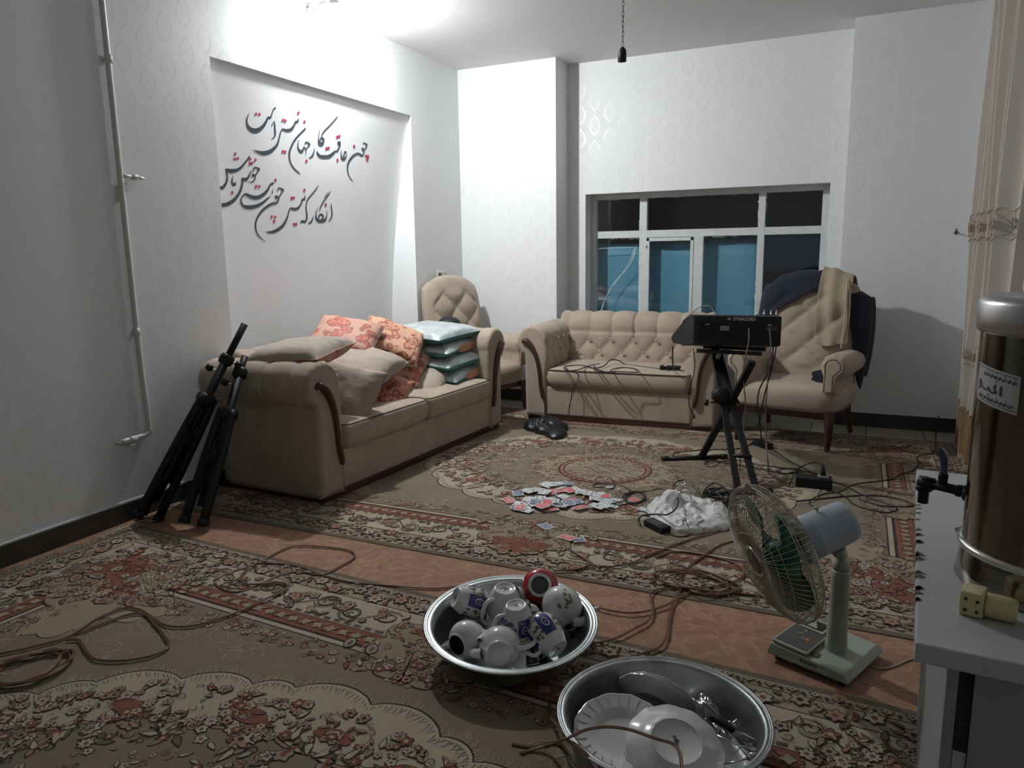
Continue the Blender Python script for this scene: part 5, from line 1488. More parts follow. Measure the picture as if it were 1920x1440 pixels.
# ------------------------------------------------------------------ plates and cutlery in the second basin
def plate(label, c, zdir, r=.125, up=True, mark=False, spin=0):
    G_ = frame_from(zdir) @ Matrix.Rotation(spin, 3, 'Z'); t = thing('plate', label, 'plate', c, 0, 'scalloped white plates in the basin', R=G_)
    def sc(a, q, z): return 1+(.034*abs(math.sin(6*a*1.0))**.6-.010*abs(math.sin(12*a)))*min(1, max(0, (q-r*.62)/(r*.3)))
    sg = 1 if up else -1
    pr_ = [(0, 0), (r*.50, 0), (r*.56, .003), (r*.66, .012), (r*.72, .0145), (r*.98, .022), (r, .0232), (r*.985, .0205), (r*.72, .011), (r*.60, .001), (r*.53, -.005), (r*.51, -.005), (r*.49, -.002), (0, -.002)]
    m = MB(); m.lathe([(q, z*sg) for q, z in pr_], 96, fn=sc); m.build('plate_body', M['porcelain'], t)
    if not up:
        m = MB(); m.tube([Vector((r*.52*math.cos(2*PI*i/60), r*.52*math.sin(2*PI*i/60), .005)) for i in range(61)], .0022, 6, caps=False); m.build('foot_ring', M['porcelain'], t)
    ridge = MB()
    for k in range(24):
        a = 2*PI*k/24; pts = [Vector((q*math.cos(a+da), q*math.sin(a+da), sg*z+(.0006))) for q, z, da in ((r*.74, .0152, 0), (r*.86, .0186, .03), (r*.97, .0215, .02))]
        ridge.tube(pts, .0017, 4, caps=False)
    rg = ridge.build('flutes', M['porcelain'], t); rg['kind'] = 'stuff'
    if mark:
        me_ = text_mesh('offer', .020, .0002, .0004); o = bpy.data.objects.new('base_mark', me_); col.objects.link(o); o.parent = t; me_.materials.append(M['ink'])
        o.location = (0, 0, .0026); o.rotation_euler = (0, 0, mark)
    return t
pz = cdir(.02, .80, .60)
plate('top white plate lying face down with a small dark mark, in the deep basin', F(1268, 1392, .130), cdir(.05, .86, .50), .128, up=False, mark=-1.2, spin=.1)
plate('white plate face up at the left of the marked plate', F(1162, 1380, .085), cdir(-.06, .90, .42), .125, up=True, spin=.3)
plate('white plate under the left plate in the deep basin', F(1170, 1396, .060), cdir(-.04, .92, .38), .125, up=True, spin=.5)
plate('white plate just beneath the marked plate', F(1262, 1402, .098), cdir(.05, .88, .46), .126, up=False, spin=.2)
plate('white plate standing on edge against the back of the deep basin', F(1222, 1318, .075), cdir(.40, .62, -.68), .110, up=True, spin=.2)
plate('second white plate on edge, behind the first one at the back', F(1232, 1316, .075), cdir(.44, .62, -.66), .110, up=True, spin=.5)
# crumpled cellophane bag
bundle('cellophane_bag', 'crumpled clear cellophane at the right inside the deep basin', 'bag', F(1325, 1345, .07)+Vector((0, 0, -.02)), .075, .035, .045, M['clear'], 7, -.9, .5, 44)
kn = thing('table_knife', 'table knife with a bright blade and dark handle, by the right wall of the basin', 'knife', F(1383, 1375, .118), 0, R=frame_from(cdir(.86, -.46, .1), (0, 0, 1)))
m = MB(); P = [[Vector((x*w_, s_*.0008, z)) for x in (-1, -.3, .4, 1) for s_ in (1,)] for z, w_ in ((-.01, .008), (.02, .010), (.045, .0095), (.058, .006), (.064, .001))]
m.grid(P); o = m.build('knife_blade', M['chrome'], kn, smooth=False); md = o.modifiers.new('t', 'SOLIDIFY'); md.thickness = .0014
m = MB(); m.tube(spline([(0, 0, -.085), (0, 0, -.06), (0, 0, -.012)], 4), [.006, .008, .0085, .0085, .008, .008, .0075, .007, .007], 10, flat=(.7, 1)); m.build('knife_handle', M['black_plastic'], kn)
rcu = random.Random(5)
for i, (px, py, z, a, lab) in enumerate([(1392, 1400, .085, .3, 'steel spoon under the knife blade'), (1388, 1425, .080, -.4, 'steel spoon at the right edge of the plates'), (1402, 1418, .07, .9, 'steel spoon nearest the basin wall'), (1355, 1345, .075, .7, 'steel spoon sticking out of the cellophane'), (1378, 1352, .07, -.8, 'steel spoon beside the cellophane')]):
    G_ = frame_from(cdir(math.cos(a), -math.sin(a), .35), (0, 0, 1)); t = thing('spoon', lab+' in the deep basin', 'spoon', F(px, py, z), 0, 'loose spoons in the deep basin', R=G_)
    m = MB(); m.tube([(0, 0, -.07), (0, .003, -.02), (0, 0, .018)], [.0035, .002, .003], 8); m.build('handle', M['chrome'], t)
    m = MB(); m.ball((0, 0, .035), .019, 12, sc=(.75, .28, 1)); m.build('spoon_bowl', M['chrome'], t)
# ------------------------------------------------------------------ mixer on its stand
RUGZ = .018
tl = atY(1303, 592, 4.75); tr_ = atY(1465, 588, 4.79); tip = atY(1257, 652, 5.13)
wd = Vector((tr_.x-tl.x, tr_.y-tl.y, 0)); MW = wd.length; mrz = math.atan2(wd.y, wd.x)
mix = thing('audio_mixer', 'black powered mixing desk on a folding stand, its rear lettering facing the room', 'mixer', (tl.x, tl.y, tl.z), mrz)
# local: x along the back, y away from the camera, z=0 the top of the back panel
prof = [(0, 0), (.012, .004), (.05, .004), (.16, -.035), (.40, -.165), (.425, -.182), (.43, -.202), (.40, -.222), (.20, -.215), (.02, -.185), (0, -.175)]
def side_shift(y): return -.85*(y)        # the near end of the desk points towards the loveseat
m = MB(); R = []
for x, ins in ((-.006, .012), (-.001, .004), (.006, 0), (MW-.006, 0), (MW+.001, .004), (MW+.006, .012)):
    cy_, cz_ = .2, -.1
    R.append([Vector((x, y+(cy_-y)*ins*2, z+(cz_-z)*ins*2)) for y, z in resample(prof, .05)])
for r_ in R:
    for p in r_: p.x += side_shift(p.y)*.55
m.rings(R); o = m.build('case', M['black_plastic'], mix)
autosmooth(o, .5)
m = MB(); m.span((.01, .0, -.0), (MW-.01, .02, .003)); 
m = MB(); m.span((.02, -.004, -.145), (MW-.02, .002, -.032)); rp = m.build('rear_panel', M['black_metal'], mix, smooth=False, bevel=.002)
lm = mat('panel_lettering', (.50, .50, .48), .5)
me_ = text_mesh('DYNACORD', .021, .0003, .0006); me_.materials.append(lm); o = bpy.data.objects.new('lettering', me_); col.objects.link(o); o.parent = mix
o.location = (MW*.585, -.0012, -.017); o.rotation_euler = (PI/2, 0, 0); o.scale = (1.12, 1.35, 1)
m = MB(); pts = [Vector((MW*.41+.011*math.cos(2*PI*i/16), -.0015, -.017+.0055*math.sin(2*PI*i/16))) for i in range(17)]; m.tube(pts, .0014, 5, caps=False); m.tube([(MW*.41-.008, -.0015, -.017), (MW*.41+.008, -.0015, -.017)], .0016, 5); m.build('emblem', lm, mix)
for a, b_, c_, d, mt in ((.17, -.075, .055, .030, M['grey_plastic']), (.075, -.072, .035, .022, M['black_metal']), (.46, -.072, .07, .026, M['fan_panel']), (.475, -.050, .022, .006, lm), (.07, -.052, .03, .004, lm)):
    m = MB(); m.span((a*MW/.5*.9, -.0062, b_-d/2), (a*MW/.5*.9+c_, -.0035, b_+d/2)); m.build('rear_label', mt, rp, smooth=False)
for x in (.36, .40, .44, .47): m = MB(); m.tube([(x*MW/.5, .10, -.008), (x*MW/.5, .10, .020)], .0055, 8); m.tube([(x*MW/.5, .10, .020), (x*MW/.5, .11, .034)], .003, 6); m.build('jack_plug', M['chrome'], mix)
m = MB()
for i in range(8):
    for j in range(4):
        x = .05+i*(MW-.1)/7; y = .10+j*.06; z = -.015-(y-.08)*.49
        m.tube([(x+side_shift(y)*.55, y, z), (x+side_shift(y)*.55, y-.004, z+.014)], .005, 6)
k_ = m.build('control_knobs', M['grey_plastic'], mix); k_['kind'] = 'stuff'

st = thing('folding_stand', 'black double-braced folding stand carrying the mixing desk', 'stand', (-.80, 4.70, RUGZ))
so = Vector(st.location)
def sl(p): return Vector(p)-so
def sqtube(a, b, w_, name, mt='black_metal'):
    a, b = sl(a), sl(b); d = (b-a); Gm = frame_from(d, (1, .4, 0))
    m = MB(); m.box((0, 0, 0), (w_*1.25, w_*.8, d.length)); m.build(name, M[mt], st, smooth=False, bevel=.003, T=Matrix.Translation((a+b)/2) @ Gm.to_4x4())
bk0, bk1 = F(1242, 861, .03), F(1362, 857, .03)
fr0, fr1 = F(1328, 926, .03), F(1446, 922, .03)
m = MB(); m.tube([sl(bk0), sl(bk1)], .018, 10); m.build('foot_bar', M['black_metal'], st)
m = MB(); m.tube([sl(fr0), sl(fr1)], .018, 10); m.build('foot_bar', M['black_metal'], st)
for p, q in ((bk0, bk1), (bk1, bk0), (fr0, fr1), (fr1, fr0)):
    m = MB(); d = (q-p).normalized(); m.tube([sl(p-d*.004), sl(p+d*.04)], .0215, 10); m.build('rubber_cap', M['black_plastic'], st)
piv = atY(1352, 742, 4.72)
bkc = bk0.lerp(bk1, .60); topL = piv+(piv-bkc)*.52; topL.z = min(topL.z, .775)
sqtube(bkc, topL+Vector((.12, -.04, 0)), .034, 'stand_leg')
for px, sh in ((1384, -.045), (1418, .045)):
    b0 = F(px, 920, .03); tp_ = Vector((piv.x-.09+sh*.3, 4.99, .775)); sqtube(b0, tp_, .030, 'stand_leg')
m = MB(); m.tube([sl(F(1388, 868, 0)+Vector((0, 0, .0))), sl(F(1388, 868, 0)+Vector((.11, .02, 0)))], .01, 6)
m = MB(); a = F(1384, 920, .03).lerp(Vector((piv.x-.1, 4.99, .775)), .22); m.tube([sl(a), sl(a+Vector((.11, .02, 0)))], .012, 8); m.build('cross_brace', M['black_metal'], st)
m = MB(); m.lathe([(0, -.05), (.05, -.05), (.058, -.03), (.058, .03), (.05, .05), (0, .05)], 10, T=Matrix.Translation(sl(piv)) @ frame_from((.35, -1, .1)).to_4x4()); m.build('pivot_lock', M['black_plastic'], st)
m = MB(); m.tube([sl(piv+Vector((-.02, -.04, -.03))), sl(piv+Vector((-.05, -.07, -.035)))], .006, 6); m.lathe([(0, -.012), (.018, -.012), (.022, 0), (.018, .012), (0, .012)], 8, T=Matrix.Translation(sl(piv+Vector((-.075, -.08, -.035)))) @ Matrix.Rotation(PI/2, 4, 'Y')); m.build('lock_knob', M['black_plastic'], st)
for y_ in (4.80, 5.02):
    m = MB(); m.tube([sl(Vector((-.92, y_, .772))), sl(Vector((-.52, y_-.02, .772)))], .013, 8); m.build('support_bar', M['black_metal'], st)
m = MB(); m.tube(spline([sl(atY(1345, 672, 4.8)), sl(atY(1352, 657, 4.8)), sl(atY(1360, 660, 4.8))], 3), .014, 8); m.build('end_cap', M['grey_plastic'], st)

# ------------------------------------------------------------------ two folded speaker stands leaning on the sofa arm
def folded_stand(label, base, head, R0, pole_len, roll=0, group='folded speaker stands'):
    d = head-base; L = d.length; Gm = frame_from(d, (1, 0, 0)) @ Matrix.Rotation(roll, 3, 'Z')
    t = thing('speaker_stand', label, 'stand', base, 0, group, R=Gm)
    m = MB(); m.tube([(0, 0, .10), (0, 0, L)], .024, 14); m.build('lower_pole', M['black_metal'], t)
    m = MB(); m.tube([(0, 0, L-.10), (0, 0, L+pole_len)], .019, 14); m.build('upper_pole', M['black_metal'], t)
    for z, r in ((L-.02, .040), (L-.26, .054), (L-.50, .048)):
        m = MB(); m.lathe([(.018, -.03), (r*.8, -.03), (r, -.015), (r, .015), (r*.8, .03), (.018, .03)], 18, T=Matrix.Translation((0, 0, z))); m.build('collar', M['black_plastic'], t)
    for k in range(3):
        a = 2*PI*k/3+.5; c, s_ = math.cos(a), math.sin(a)
        m = MB(); pts = [(c*.036, s_*.036, L-.24), (c*R0*.8, s_*R0*.8, L*.50), (c*R0, s_*R0, .02)]
        m.tube(spline(pts, 5), .0235, 10); lg = m.build('leg', M['black_metal'], t)
        m = MB(); m.tube([(c*R0, s_*R0, .035), (c*R0*1.01, s_*R0*1.01, 0)], .029, 10); m.build('rubber_foot', M['black_plastic'], lg)
        m = MB(); m.span((-.020, -.008, L*.22), (.020, .008, L-.46)); m.build('brace', M['black_metal'], t, smooth=False, bevel=.002, T=Matrix.Rotation(a+.6, 4, 'Z') @ Matrix.Translation((.034, 0, 0)))
    for z, a in ((L-.02, .3), (L-.10, 3.2)):
        c, s_ = math.cos(a), math.sin(a)
        m = MB(); m.tube([(c*.02, s_*.02, z), (c*.062, s_*.062, z)], .006, 8); m.build('bolt', M['chrome'], t)
        m = MB(); m.lathe([(0, -.014), (.019, -.014), (.021, 0), (.019, .014), (0, .014)], 7, T=Matrix.Translation((c*.072, s_*.072, z)) @ Matrix.Rotation(a, 4, 'Z') @ Matrix.Rotation(PI/2, 4, 'Y')); m.build('knob', M['black_plastic'], t)
    m = MB()
    for i in range(7): m.ball((.03, .03, L-.05-.016*i), .004, 6, sc=(.6, .6, 1.6))
    m.build('safety_chain', M['chrome'], t)
    return t
S1b = F(262, 972, .03); S1h = atY(428, 668, 3.04)
folded_stand('black folded speaker stand slanting furthest left, foot near the left wall', S1b+Vector((.02, .02, .0)), S1h, .062, .20, .2)
S2b = F(368, 985, .03); S2h = atY(434, 676, 3.06)+Vector((.05, .015, -.05))
folded_stand('black folded speaker stand standing more upright against the sofa arm', S2b, S2h, .062, .08, 1.3)

# ------------------------------------------------------------------ playing cards
CW, CH_ = .062, .088
def card_mesh(kind, seed):
    m = MB(); r = .004; n = 4; pts = []
    for qx, qy, a0 in ((1, 1, 0), (-1, 1, 90), (-1, -1, 180), (1, -1, 270)):
        for i in range(n): a = math.radians(a0+i*30); pts.append((qx*(CW/2-r)+r*math.cos(a), qy*(CH_/2-r)+r*math.sin(a)))
    def ph(x, y): return .0016*math.sin(y*22+seed)+.0010*math.sin(x*30+seed)
    N = len(pts); m.add([(x, y, .0004+ph(x, y)) for x, y in pts]+[(x, y, ph(x, y)) for x, y in pts]+[(0, 0, .0004+ph(0, 0))], [(2*N, i, (i+1) % N) for i in range(N)]+[(i, i+N, (i+1) % N+N, (i+1) % N) for i in range(N)], 0)
    q = random.Random(seed)
    if kind == 0:
        npip = q.choice((1, 4, 6, 8, 9, 10)); xs = (-.015, .015); k = 0
        for j in range(max(1, npip//2)):
            for x in (xs if npip > 1 else (0,)):
                y = (-.030+.060*j/max(1, npip//2-1)) if npip > 2 else 0; s_ = .0052 if npip > 1 else .010
                m.add([(x+a*s_, y+b_*s_*1.25, .0009+ph(x, y)) for a, b_ in ((0, 1), (-.9, -.1), (-.3, -.6), (0, -.9), (.3, -.6), (.9, -.1))], [tuple(range(6))], 1)
        for s_ in (1, -1): m.add([(s_*(-CW/2+.008)+a*.003, s_*(CH_/2-.012)+b_*.005, .0009+ph(-CW/2, CH_/2)) for a, b_ in ((-1, -1), (1, -1), (1, 1), (-1, 1))], [(0, 1, 2, 3)], 1)
    else:
        g = .005; m.add([(a*(CW/2-g), b_*(CH_/2-g), .0009+ph(a*CW/2, b_*CH_/2)) for a, b_ in ((-1, -1), (1, -1), (1, 1), (-1, 1))]+[(0, 0, .001+ph(0, 0))], [(0, 1, 4), (1, 2, 4), (2, 3, 4), (3, 0, 4)], 1)
        m.add([(.008*math.cos(a), .010*math.sin(a), .0016) for a in [2*PI*i/8 for i in range(8)]], [tuple(range(8))], 0)
    return m
def place_card(px, py, rz, kind, label, z, seed, tx=0, ty=0, grp='playing cards in the scattered heap'):
    o = card_mesh(kind, seed).build('playing_card', [M['card_white'], (M['ink'], M['card_red'], M['card_blue'])[kind]], smooth=False)
    p = F(px, py, z); o.location = p; o.rotation_euler = (tx, ty, rz); tag(o, label, 'playing card', grp); return o
# px, py, turn, kind (0 face up, 1 red back, 2 blue back)
CARDS = [(954,938,.9,1),(971,925,.4,2),(978,945,1.5,0),(985,951,.3,0),(972,950,2.2,2),(984,955,1.35,0),(975,951,.1,1),(1000,944,.9,0),(992,936,.3,0),(990,920,1.1,0),(1002,918,.5,0),(1012,917,1.5,0),(1021,922,.2,0),
 (1026,909,1.2,0),(1035,908,.6,0),(1048,906,1.8,0),(1062,905,1.4,2),(1056,910,.2,0),(1030,924,1.9,1),(1040,920,.9,1),(1050,919,.5,1),(1068,919,1.0,1),(1046,914,2.6,0),(1078,916,.8,0),(1088,921,.3,0),(1098,922,1.7,0),(1105,925,.2,0),
 (1012,935,.2,0),(1020,936,1.1,0),(1028,935,2.2,0),(1038,938,.4,0),(1008,940,1.9,2),(1015,948,.9,1),(1026,942,.4,1),(1032,955,2.3,1),(1020,952,1.1,1),(1056,930,.9,0),(1070,936,2.4,1),(1078,941,2.2,2),(1066,943,.8,2),(1050,948,1.5,0),(1088,951,2.5,1),(1048,944,.3,2),
 (1115,932,.5,0),(1124,936,1.3,0),(1128,928,.6,0),(1135,930,.2,1),(1141,938,.9,0),(1152,936,1.5,0),(1120,948,1.25,0),(1133,946,1.0,0),(1146,947,1.45,0),(1158,942,1.1,0)]
def ordw(n): return str(n)+('th' if 10 < n % 100 < 14 else {1: 'st', 2: 'nd', 3: 'rd'}.get(n % 10, 'th'))
def card_label(i):
    k = CARDS[i][3]; rank = sorted([c_[0]+c_[1]*.001 for c_ in CARDS if c_[3] == k]).index(CARDS[i][0]+CARDS[i][1]*.001)+1
    return ('face-up playing card', 'red-backed playing card', 'blue-backed playing card')[k]+' in the scattered heap, '+ordw(rank)+' of its sort from the left'
for i, (px, py, a, k) in enumerate(CARDS):
    lab = ('face-up white playing card in the scattered heap on the far rug', 'red-backed playing card in the scattered heap on the far rug', 'blue-backed playing card in the scattered heap on the far rug')[k]
    place_card(px, py, a+.15*math.sin(i*7.7), k, card_label(i), RUGZ+.008+.0011*(i % 17), i, .05*math.sin(i*3.1), .06*math.cos(i*1.7), ('face-up playing cards in the heap', 'red-backed playing cards in the heap', 'blue-backed playing cards in the heap')[k])
place_card(1024, 987, .95, 2, 'lone pale blue-backed playing card lying in front of the heap', RUGZ+.003, 71, grp='stray playing cards')
place_card(1064, 1008, 1.25, 1, 'lone red-backed playing card at the rug border, nearest the camera', RUGZ+.005, 72, grp='stray playing cards')
place_card(1085, 1010, .55, 2, 'pale blue-backed playing card tucked under the lone red one', RUGZ+.0035, 73, grp='stray playing cards')
place_card(1160, 917, .3, 2, 'blue-backed playing card under the loop of black cable', RUGZ+.003, 74, grp='stray playing cards')
place_card(1148, 916, 1.4, 0, 'face-up playing card next to the cable loop, beside a blue card', RUGZ+.0035, 75, grp='stray playing cards')
for i, (px, py, a) in enumerate(((1216, 940, 1.3), (1233, 938, .5), (1243, 945, 1.8), (1212, 956, 1.4), (1223, 960, .7))):
    place_card(px, py, a, 0, ('upper', 'right-hand', 'half covered', 'lower left', 'lowest')[i]+' face-up playing card of the five at the left edge of the white bag', RUGZ+.003+.001*i, 80+i, grp='face-up cards by the white bag')
place_card(1190, 938, .9, 1, 'red-backed playing card inside the coil of black cable', RUGZ+.003, 90, grp='stray playing cards')

# ------------------------------------------------------------------ bags
def bag(name, label, px, mt, h, seed, peaks, n=60, cat='bag'):
    pts = [F(x, y, .012) for x, y in px]; c = sum(pts, Vector())/len(pts); c.z = .018
    N = len(pts); ang = [(math.atan2(p.y-c.y, p.x-c.x), (p-c).xy.length) for p in pts]; ang.sort()
    def rad(a):
        for i in range(N):
            a0, r0 = ang[i]; a1, r1 = ang[(i+1) % N]
            if i == N-1: a1 += 2*PI
            aa = a if a >= a0 else a+2*PI
            if a0 <= aa <= a1:
                t = (aa-a0)/(a1-a0+1e-9); return r0*(1-t)+r1*t
        return ang[0][1]
    P = []; rings_ = n//2
    for j in range(rings_+1):
        t = j/rings_; P.append([])
        for i in range(n):
            a = -PI+2*PI*i/n; r = rad(a)*math.sin(t*PI/2)**.8
            x, y = math.cos(a)*r, math.sin(a)*r
            q = Vector((x*9+seed, y*9, seed)); hh = max(0, math.cos(t*PI/2))**.55*h
            for pxx, pyy, ph_, w_ in peaks: hh += ph_*math.exp(-((x-pxx)**2+(y-pyy)**2)/w_**2)*(1-t)
            hh *= 1+.75*noise.noise(q)+.5*(.35-abs(noise.noise(q*1.9)))
            hh += .020*abs(noise.noise(q*2.6))*(1-t**3)
            e = .012*noise.noise(q*2.2)
            P[-1].append(c+Vector((x+e, y-e, max(.001, hh))))
    t_ = thing(name, label, cat, c); m = MB(); m.grid(P, False, True); m.build('bag_body', mt, t_, smooth=False if mt is M['white_bag'] else True, T=Matrix.Translation(-c))
    return t_, c
wb, wc = bag('plastic_bag', 'crumpled white plastic carrier bag lying by the mixer stand', [(1218, 968), (1232, 985), (1258, 996), (1285, 1004), (1330, 1000), (1372, 994), (1366, 965), (1340, 948), (1300, 940), (1255, 938), (1226, 945)], M['white_bag'], .045, 2, [(-.10, .02, .06, .06), (.02, -.02, .035, .05), (.16, .02, .04, .05)])
m = MB(); hb = Vector((-.02, .0, .085)); P = []
for i in range(15):
    a = PI*i/14; p = hb+Vector((.035*math.cos(a), .0, .055*math.sin(a))); P.append([p, p+Vector((.003, .016, .003))])
m.grid(P); o = m.build('bag_handle', M['white_bag'], wb); md = o.modifiers.new('t', 'SOLIDIFY'); md.thickness = .0015
def onbag(x, y):      # crude mark on the bag face
    p = F(x, y, .018); return p
dgx = bpy.context.evaluated_depsgraph_get(); dgx.update(); wbo = wb.children[0]
def cast(px, py, ob):
    o_ = Vector((0, 0, CAMH)); d_ = Vector(ray(px, py)).normalized(); mi_ = ob.matrix_world.inverted()
    bpy.context.view_layer.update()
    mi_ = ob.matrix_world.inverted(); ok, loc, nn, ix = ob.ray_cast(mi_ @ o_, (mi_.to_3x3() @ d_).normalized())
    return (ob.matrix_world @ loc, nn) if ok else (None, None)
for pts, r_ in (([(1280, 978), (1282, 984)], .0022), ([(1284, 972), (1288, 982), (1291, 988)], .0022), ([(1278, 974), (1283, 976)], .002), ([(1306, 985), (1312, 979), (1320, 974)], .0018), ([(1318, 994), (1322, 990)], .0018)):
    L = []
    for x, y in pts:
        p, nn = cast(x, y, wbo)
        if p is not None: L.append(p-Vector(ray(x, y)).normalized()*.002-wc)
    if len(L) > 1: m = MB(); m.tube(L, r_, 5); m.build('printed_mark', M['ink'], wb)
bb_, bc_ = bag('bin_bag', 'crumpled black plastic bag on the rug at the foot of the loveseat', [(986, 800), (1000, 812), (1020, 818), (1038, 828), (1052, 826), (1060, 812), (1050, 800), (1030, 790), (1008, 786), (992, 792)], M['black_bag'], .050, 5, [(.04, .0, .012, .09), (-.1, -.02, .010, .08)])
cbg = bundle('clear_bag', 'crumpled clear plastic bag standing behind the white carrier bag', 'bag', F(1285, 938, .018)+Vector((.0, .02, 0)), .075, .04, .07, M['clear'], 9, .3, .45, 50)

# ------------------------------------------------------------------ black boxes, adapters and leads
def boxthing(name, label, cat, c, d, rz, mt, tilt=0):
    t = thing(name, label, cat, c, 0, None, R=Matrix.Rotation(rz, 3, 'Z') @ Matrix.Rotation(tilt, 3, 'Y'))
    m = MB(); m.span((-d[0]/2, -d[1]/2, 0), (d[0]/2, d[1]/2, d[2])); m.build('case', mt, t, smooth=False, bevel=.005, seg=3)
    return t
ad = boxthing('power_adapter', 'black power adapter brick in front of the white plastic bag', 'adapter', F(1232, 992, RUGZ), (.145, .062, .035), math.radians(-38), M['black_plastic'])
m = MB(); m.span((-.04, -.02, .0352), (.03, .02, .0356)); m.build('rating_label', M['fan_panel'], ad, smooth=False)
ps = boxthing('power_strip', 'black power supply box on the rug with a grey plug on top', 'power strip', F(1525, 912, RUGZ), (.20, .10, .060), math.radians(4), M['black_plastic'])
m = MB(); m.span((.02, -.035, .0605), (.08, .015, .075)); m.build('plug_top', M['grey_plastic'], ps, smooth=False, bevel=.004)
m = MB(); m.tube([(.05, -.01, .075), (.048, -.006, .10), (.045, 0, .14)], [.016, .013, .006], 10); m.build('plug', M['black_plastic'], ps)
hgp = Vector((-.545, 5.02, .19)); bk = boxthing('lead_box', 'small black connector box between the stand and the right armchair', 'adapter', F(1430, 838, RUGZ), (.15, .06, .04), math.radians(-40), M['black_plastic'])
cx_ = boxthing('phone', 'flat black gadget lying at the right end of the loveseat seat', 'gadget', Vector((-1.33, 5.86, .478)), (.16, .07, .026), math.radians(6), M['black_plastic'])
m = MB(); m.ball((-.03, 0, .026), .02, 10, sc=(1, 1, .3)); m.build('dial', M['chrome'], cx_)

def cable(label, pts, r=.0042, mt='black_cable', z=RUGZ, group='leads lying across the far rug', name='cable', twin=False, k=6, wob=0, parts=None):
    P = []
    for p in pts:
        if isinstance(p, Vector): P.append(p)
        elif len(p) == 3: P.append(F(p[0], p[1], p[2]))
        else: P.append(F(p[0], p[1], z+r))
    P = spline(P, k); m = MB()
    if twin:
        A, B = [], []
        for i, p in enumerate(P):
            q = P[min(i+1, len(P)-1)]-P[max(i-1, 0)]; n_ = Vector((-q.y, q.x, 0)); n_ = n_.normalized() if n_.length > 1e-6 else Vector((1, 0, 0))
            w_ = r*1.05; A.append(p+n_*w_); B.append(p-n_*w_)
        m.tube(A, r, 6); m.tube(B, r, 6)
    else: m.tube(P, r, 7)
    o = m.build(name, M[mt]); tag(o, label, 'cable', group); return o
Z2 = RUGZ
cable('black lead looping round the back foot of the mixer stand', [(1260, 856), (1268, 849), (1290, 846), (1330, 843), (1378, 842), (1402, 836), (1414, 828)])
cable('black lead with a long loop beside the double legs of the stand', [(1345, 862), (1325, 866), (1323, 873), (1336, 875), (1352, 868), (1375, 862), (1405, 868), (1450, 875), (1500, 882), (1540, 890), (1552, 894)])
cable('thin black lead curling left of the black power box', [(1440, 880), (1452, 886), (1470, 889), (1490, 884), (1500, 880), (1478, 878), (1460, 881), (1458, 886), (1480, 888), (1510, 884), (1530, 889)])
cable('black lead running from the connector box to the power box', [(1446, 842), (1462, 852), (1480, 864), (1500, 874), (1520, 884), (1536, 892)])
cable('black plug lead rising in an arc over the power box', [F(1479, 912, Z2+.004), F(1486, 896, Z2+.004), F(1494, 880, Z2+.01), F(1512, 871, .06), F(1530, 867, .12), F(1540, 873, .15), F(1541, 882, .145)], .004)
cable('long black lead winding from the skirting corner to the fan', [atY(1760, 780, YC-.06), (1756, 800), (1754, 835), (1748, 849), (1720, 856), (1722, 868), (1713, 881), (1686, 890), (1674, 898), (1640, 903), (1612, 906), (1592, 912), (1574, 922), (1545, 926), (1522, 936), (1518, 944), (1528, 951), (1548, 953)], .0036)
cable('black lead making a wide loop right of the power box', [(1550, 902), (1580, 909), (1618, 928), (1655, 942), (1678, 950), (1680, 957), (1660, 961), (1628, 955), (1602, 946), (1588, 934), (1566, 922), (1548, 920)])
cable('thick black lead passing behind the fan towards the cabinet', [(1492, 940), (1530, 936), (1580, 931), (1625, 929), (1668, 932), (1700, 940), (1712, 948), (1690, 950), (1650, 948), (1610, 935)], .0044)
cable('doubled black lead lying beside the scattered cards', [(1190, 926), (1168, 912), (1150, 908), (1125, 907), (1112, 910), (1116, 914), (1130, 914), (1142, 917), (1152, 914), (1150, 904), (1140, 895), (1124, 895), (1116, 902), (1130, 907)], .0045)
cl = []
for i in range(40):
    a = i*.62; cl.append(F(1190+(19+3*math.sin(i*.9))*math.cos(a)+2*math.sin(i), 933+(11+2*math.cos(i*1.3))*math.sin(a), Z2+.004+.0012*(i % 9)))
cable('coil of thin black cable between the cards and the white bag', cl, .0038, k=4)
cable('black lead from the coil sweeping under the clear bag', [(1186, 925), (1215, 921), (1235, 917), (1252, 920), (1262, 930), (1276, 935), (1300, 938), F(1320, 946, .06), F(1333, 960, .06), F(1330, 975, .045), (1310, 992), (1290, 1004), (1272, 1006), (1256, 1002)], .0036)
cable('thick black lead looping over the white plastic bag', [F(1200, 984, Z2+.012), (1197, 974), (1206, 966), F(1230, 964, .05), F(1250, 965, .09), F(1266, 955, .12), F(1272, 940, .12), F(1266, 925, .10), F(1262, 912, .10), F(1270, 903, .10), F(1284, 900, .08)], .0042)
cl = []
for i in range(46):
    a = i*.72; cl.append(F(1346+(27+8*math.sin(i*.7))*math.cos(a), 922+(15+6*math.cos(i*1.1))*math.sin(a)+i*.45, Z2+.005+.0035*(i % 11)))
cable('tangled coil of black cable round the front foot of the stand', cl, .0046, k=4)
cable('black lead trailing from the tangle to the white bag', [(1372, 915), (1395, 930), (1360, 945), (1330, 955), (1345, 968), (1368, 985), (1372, 996)], .0038)
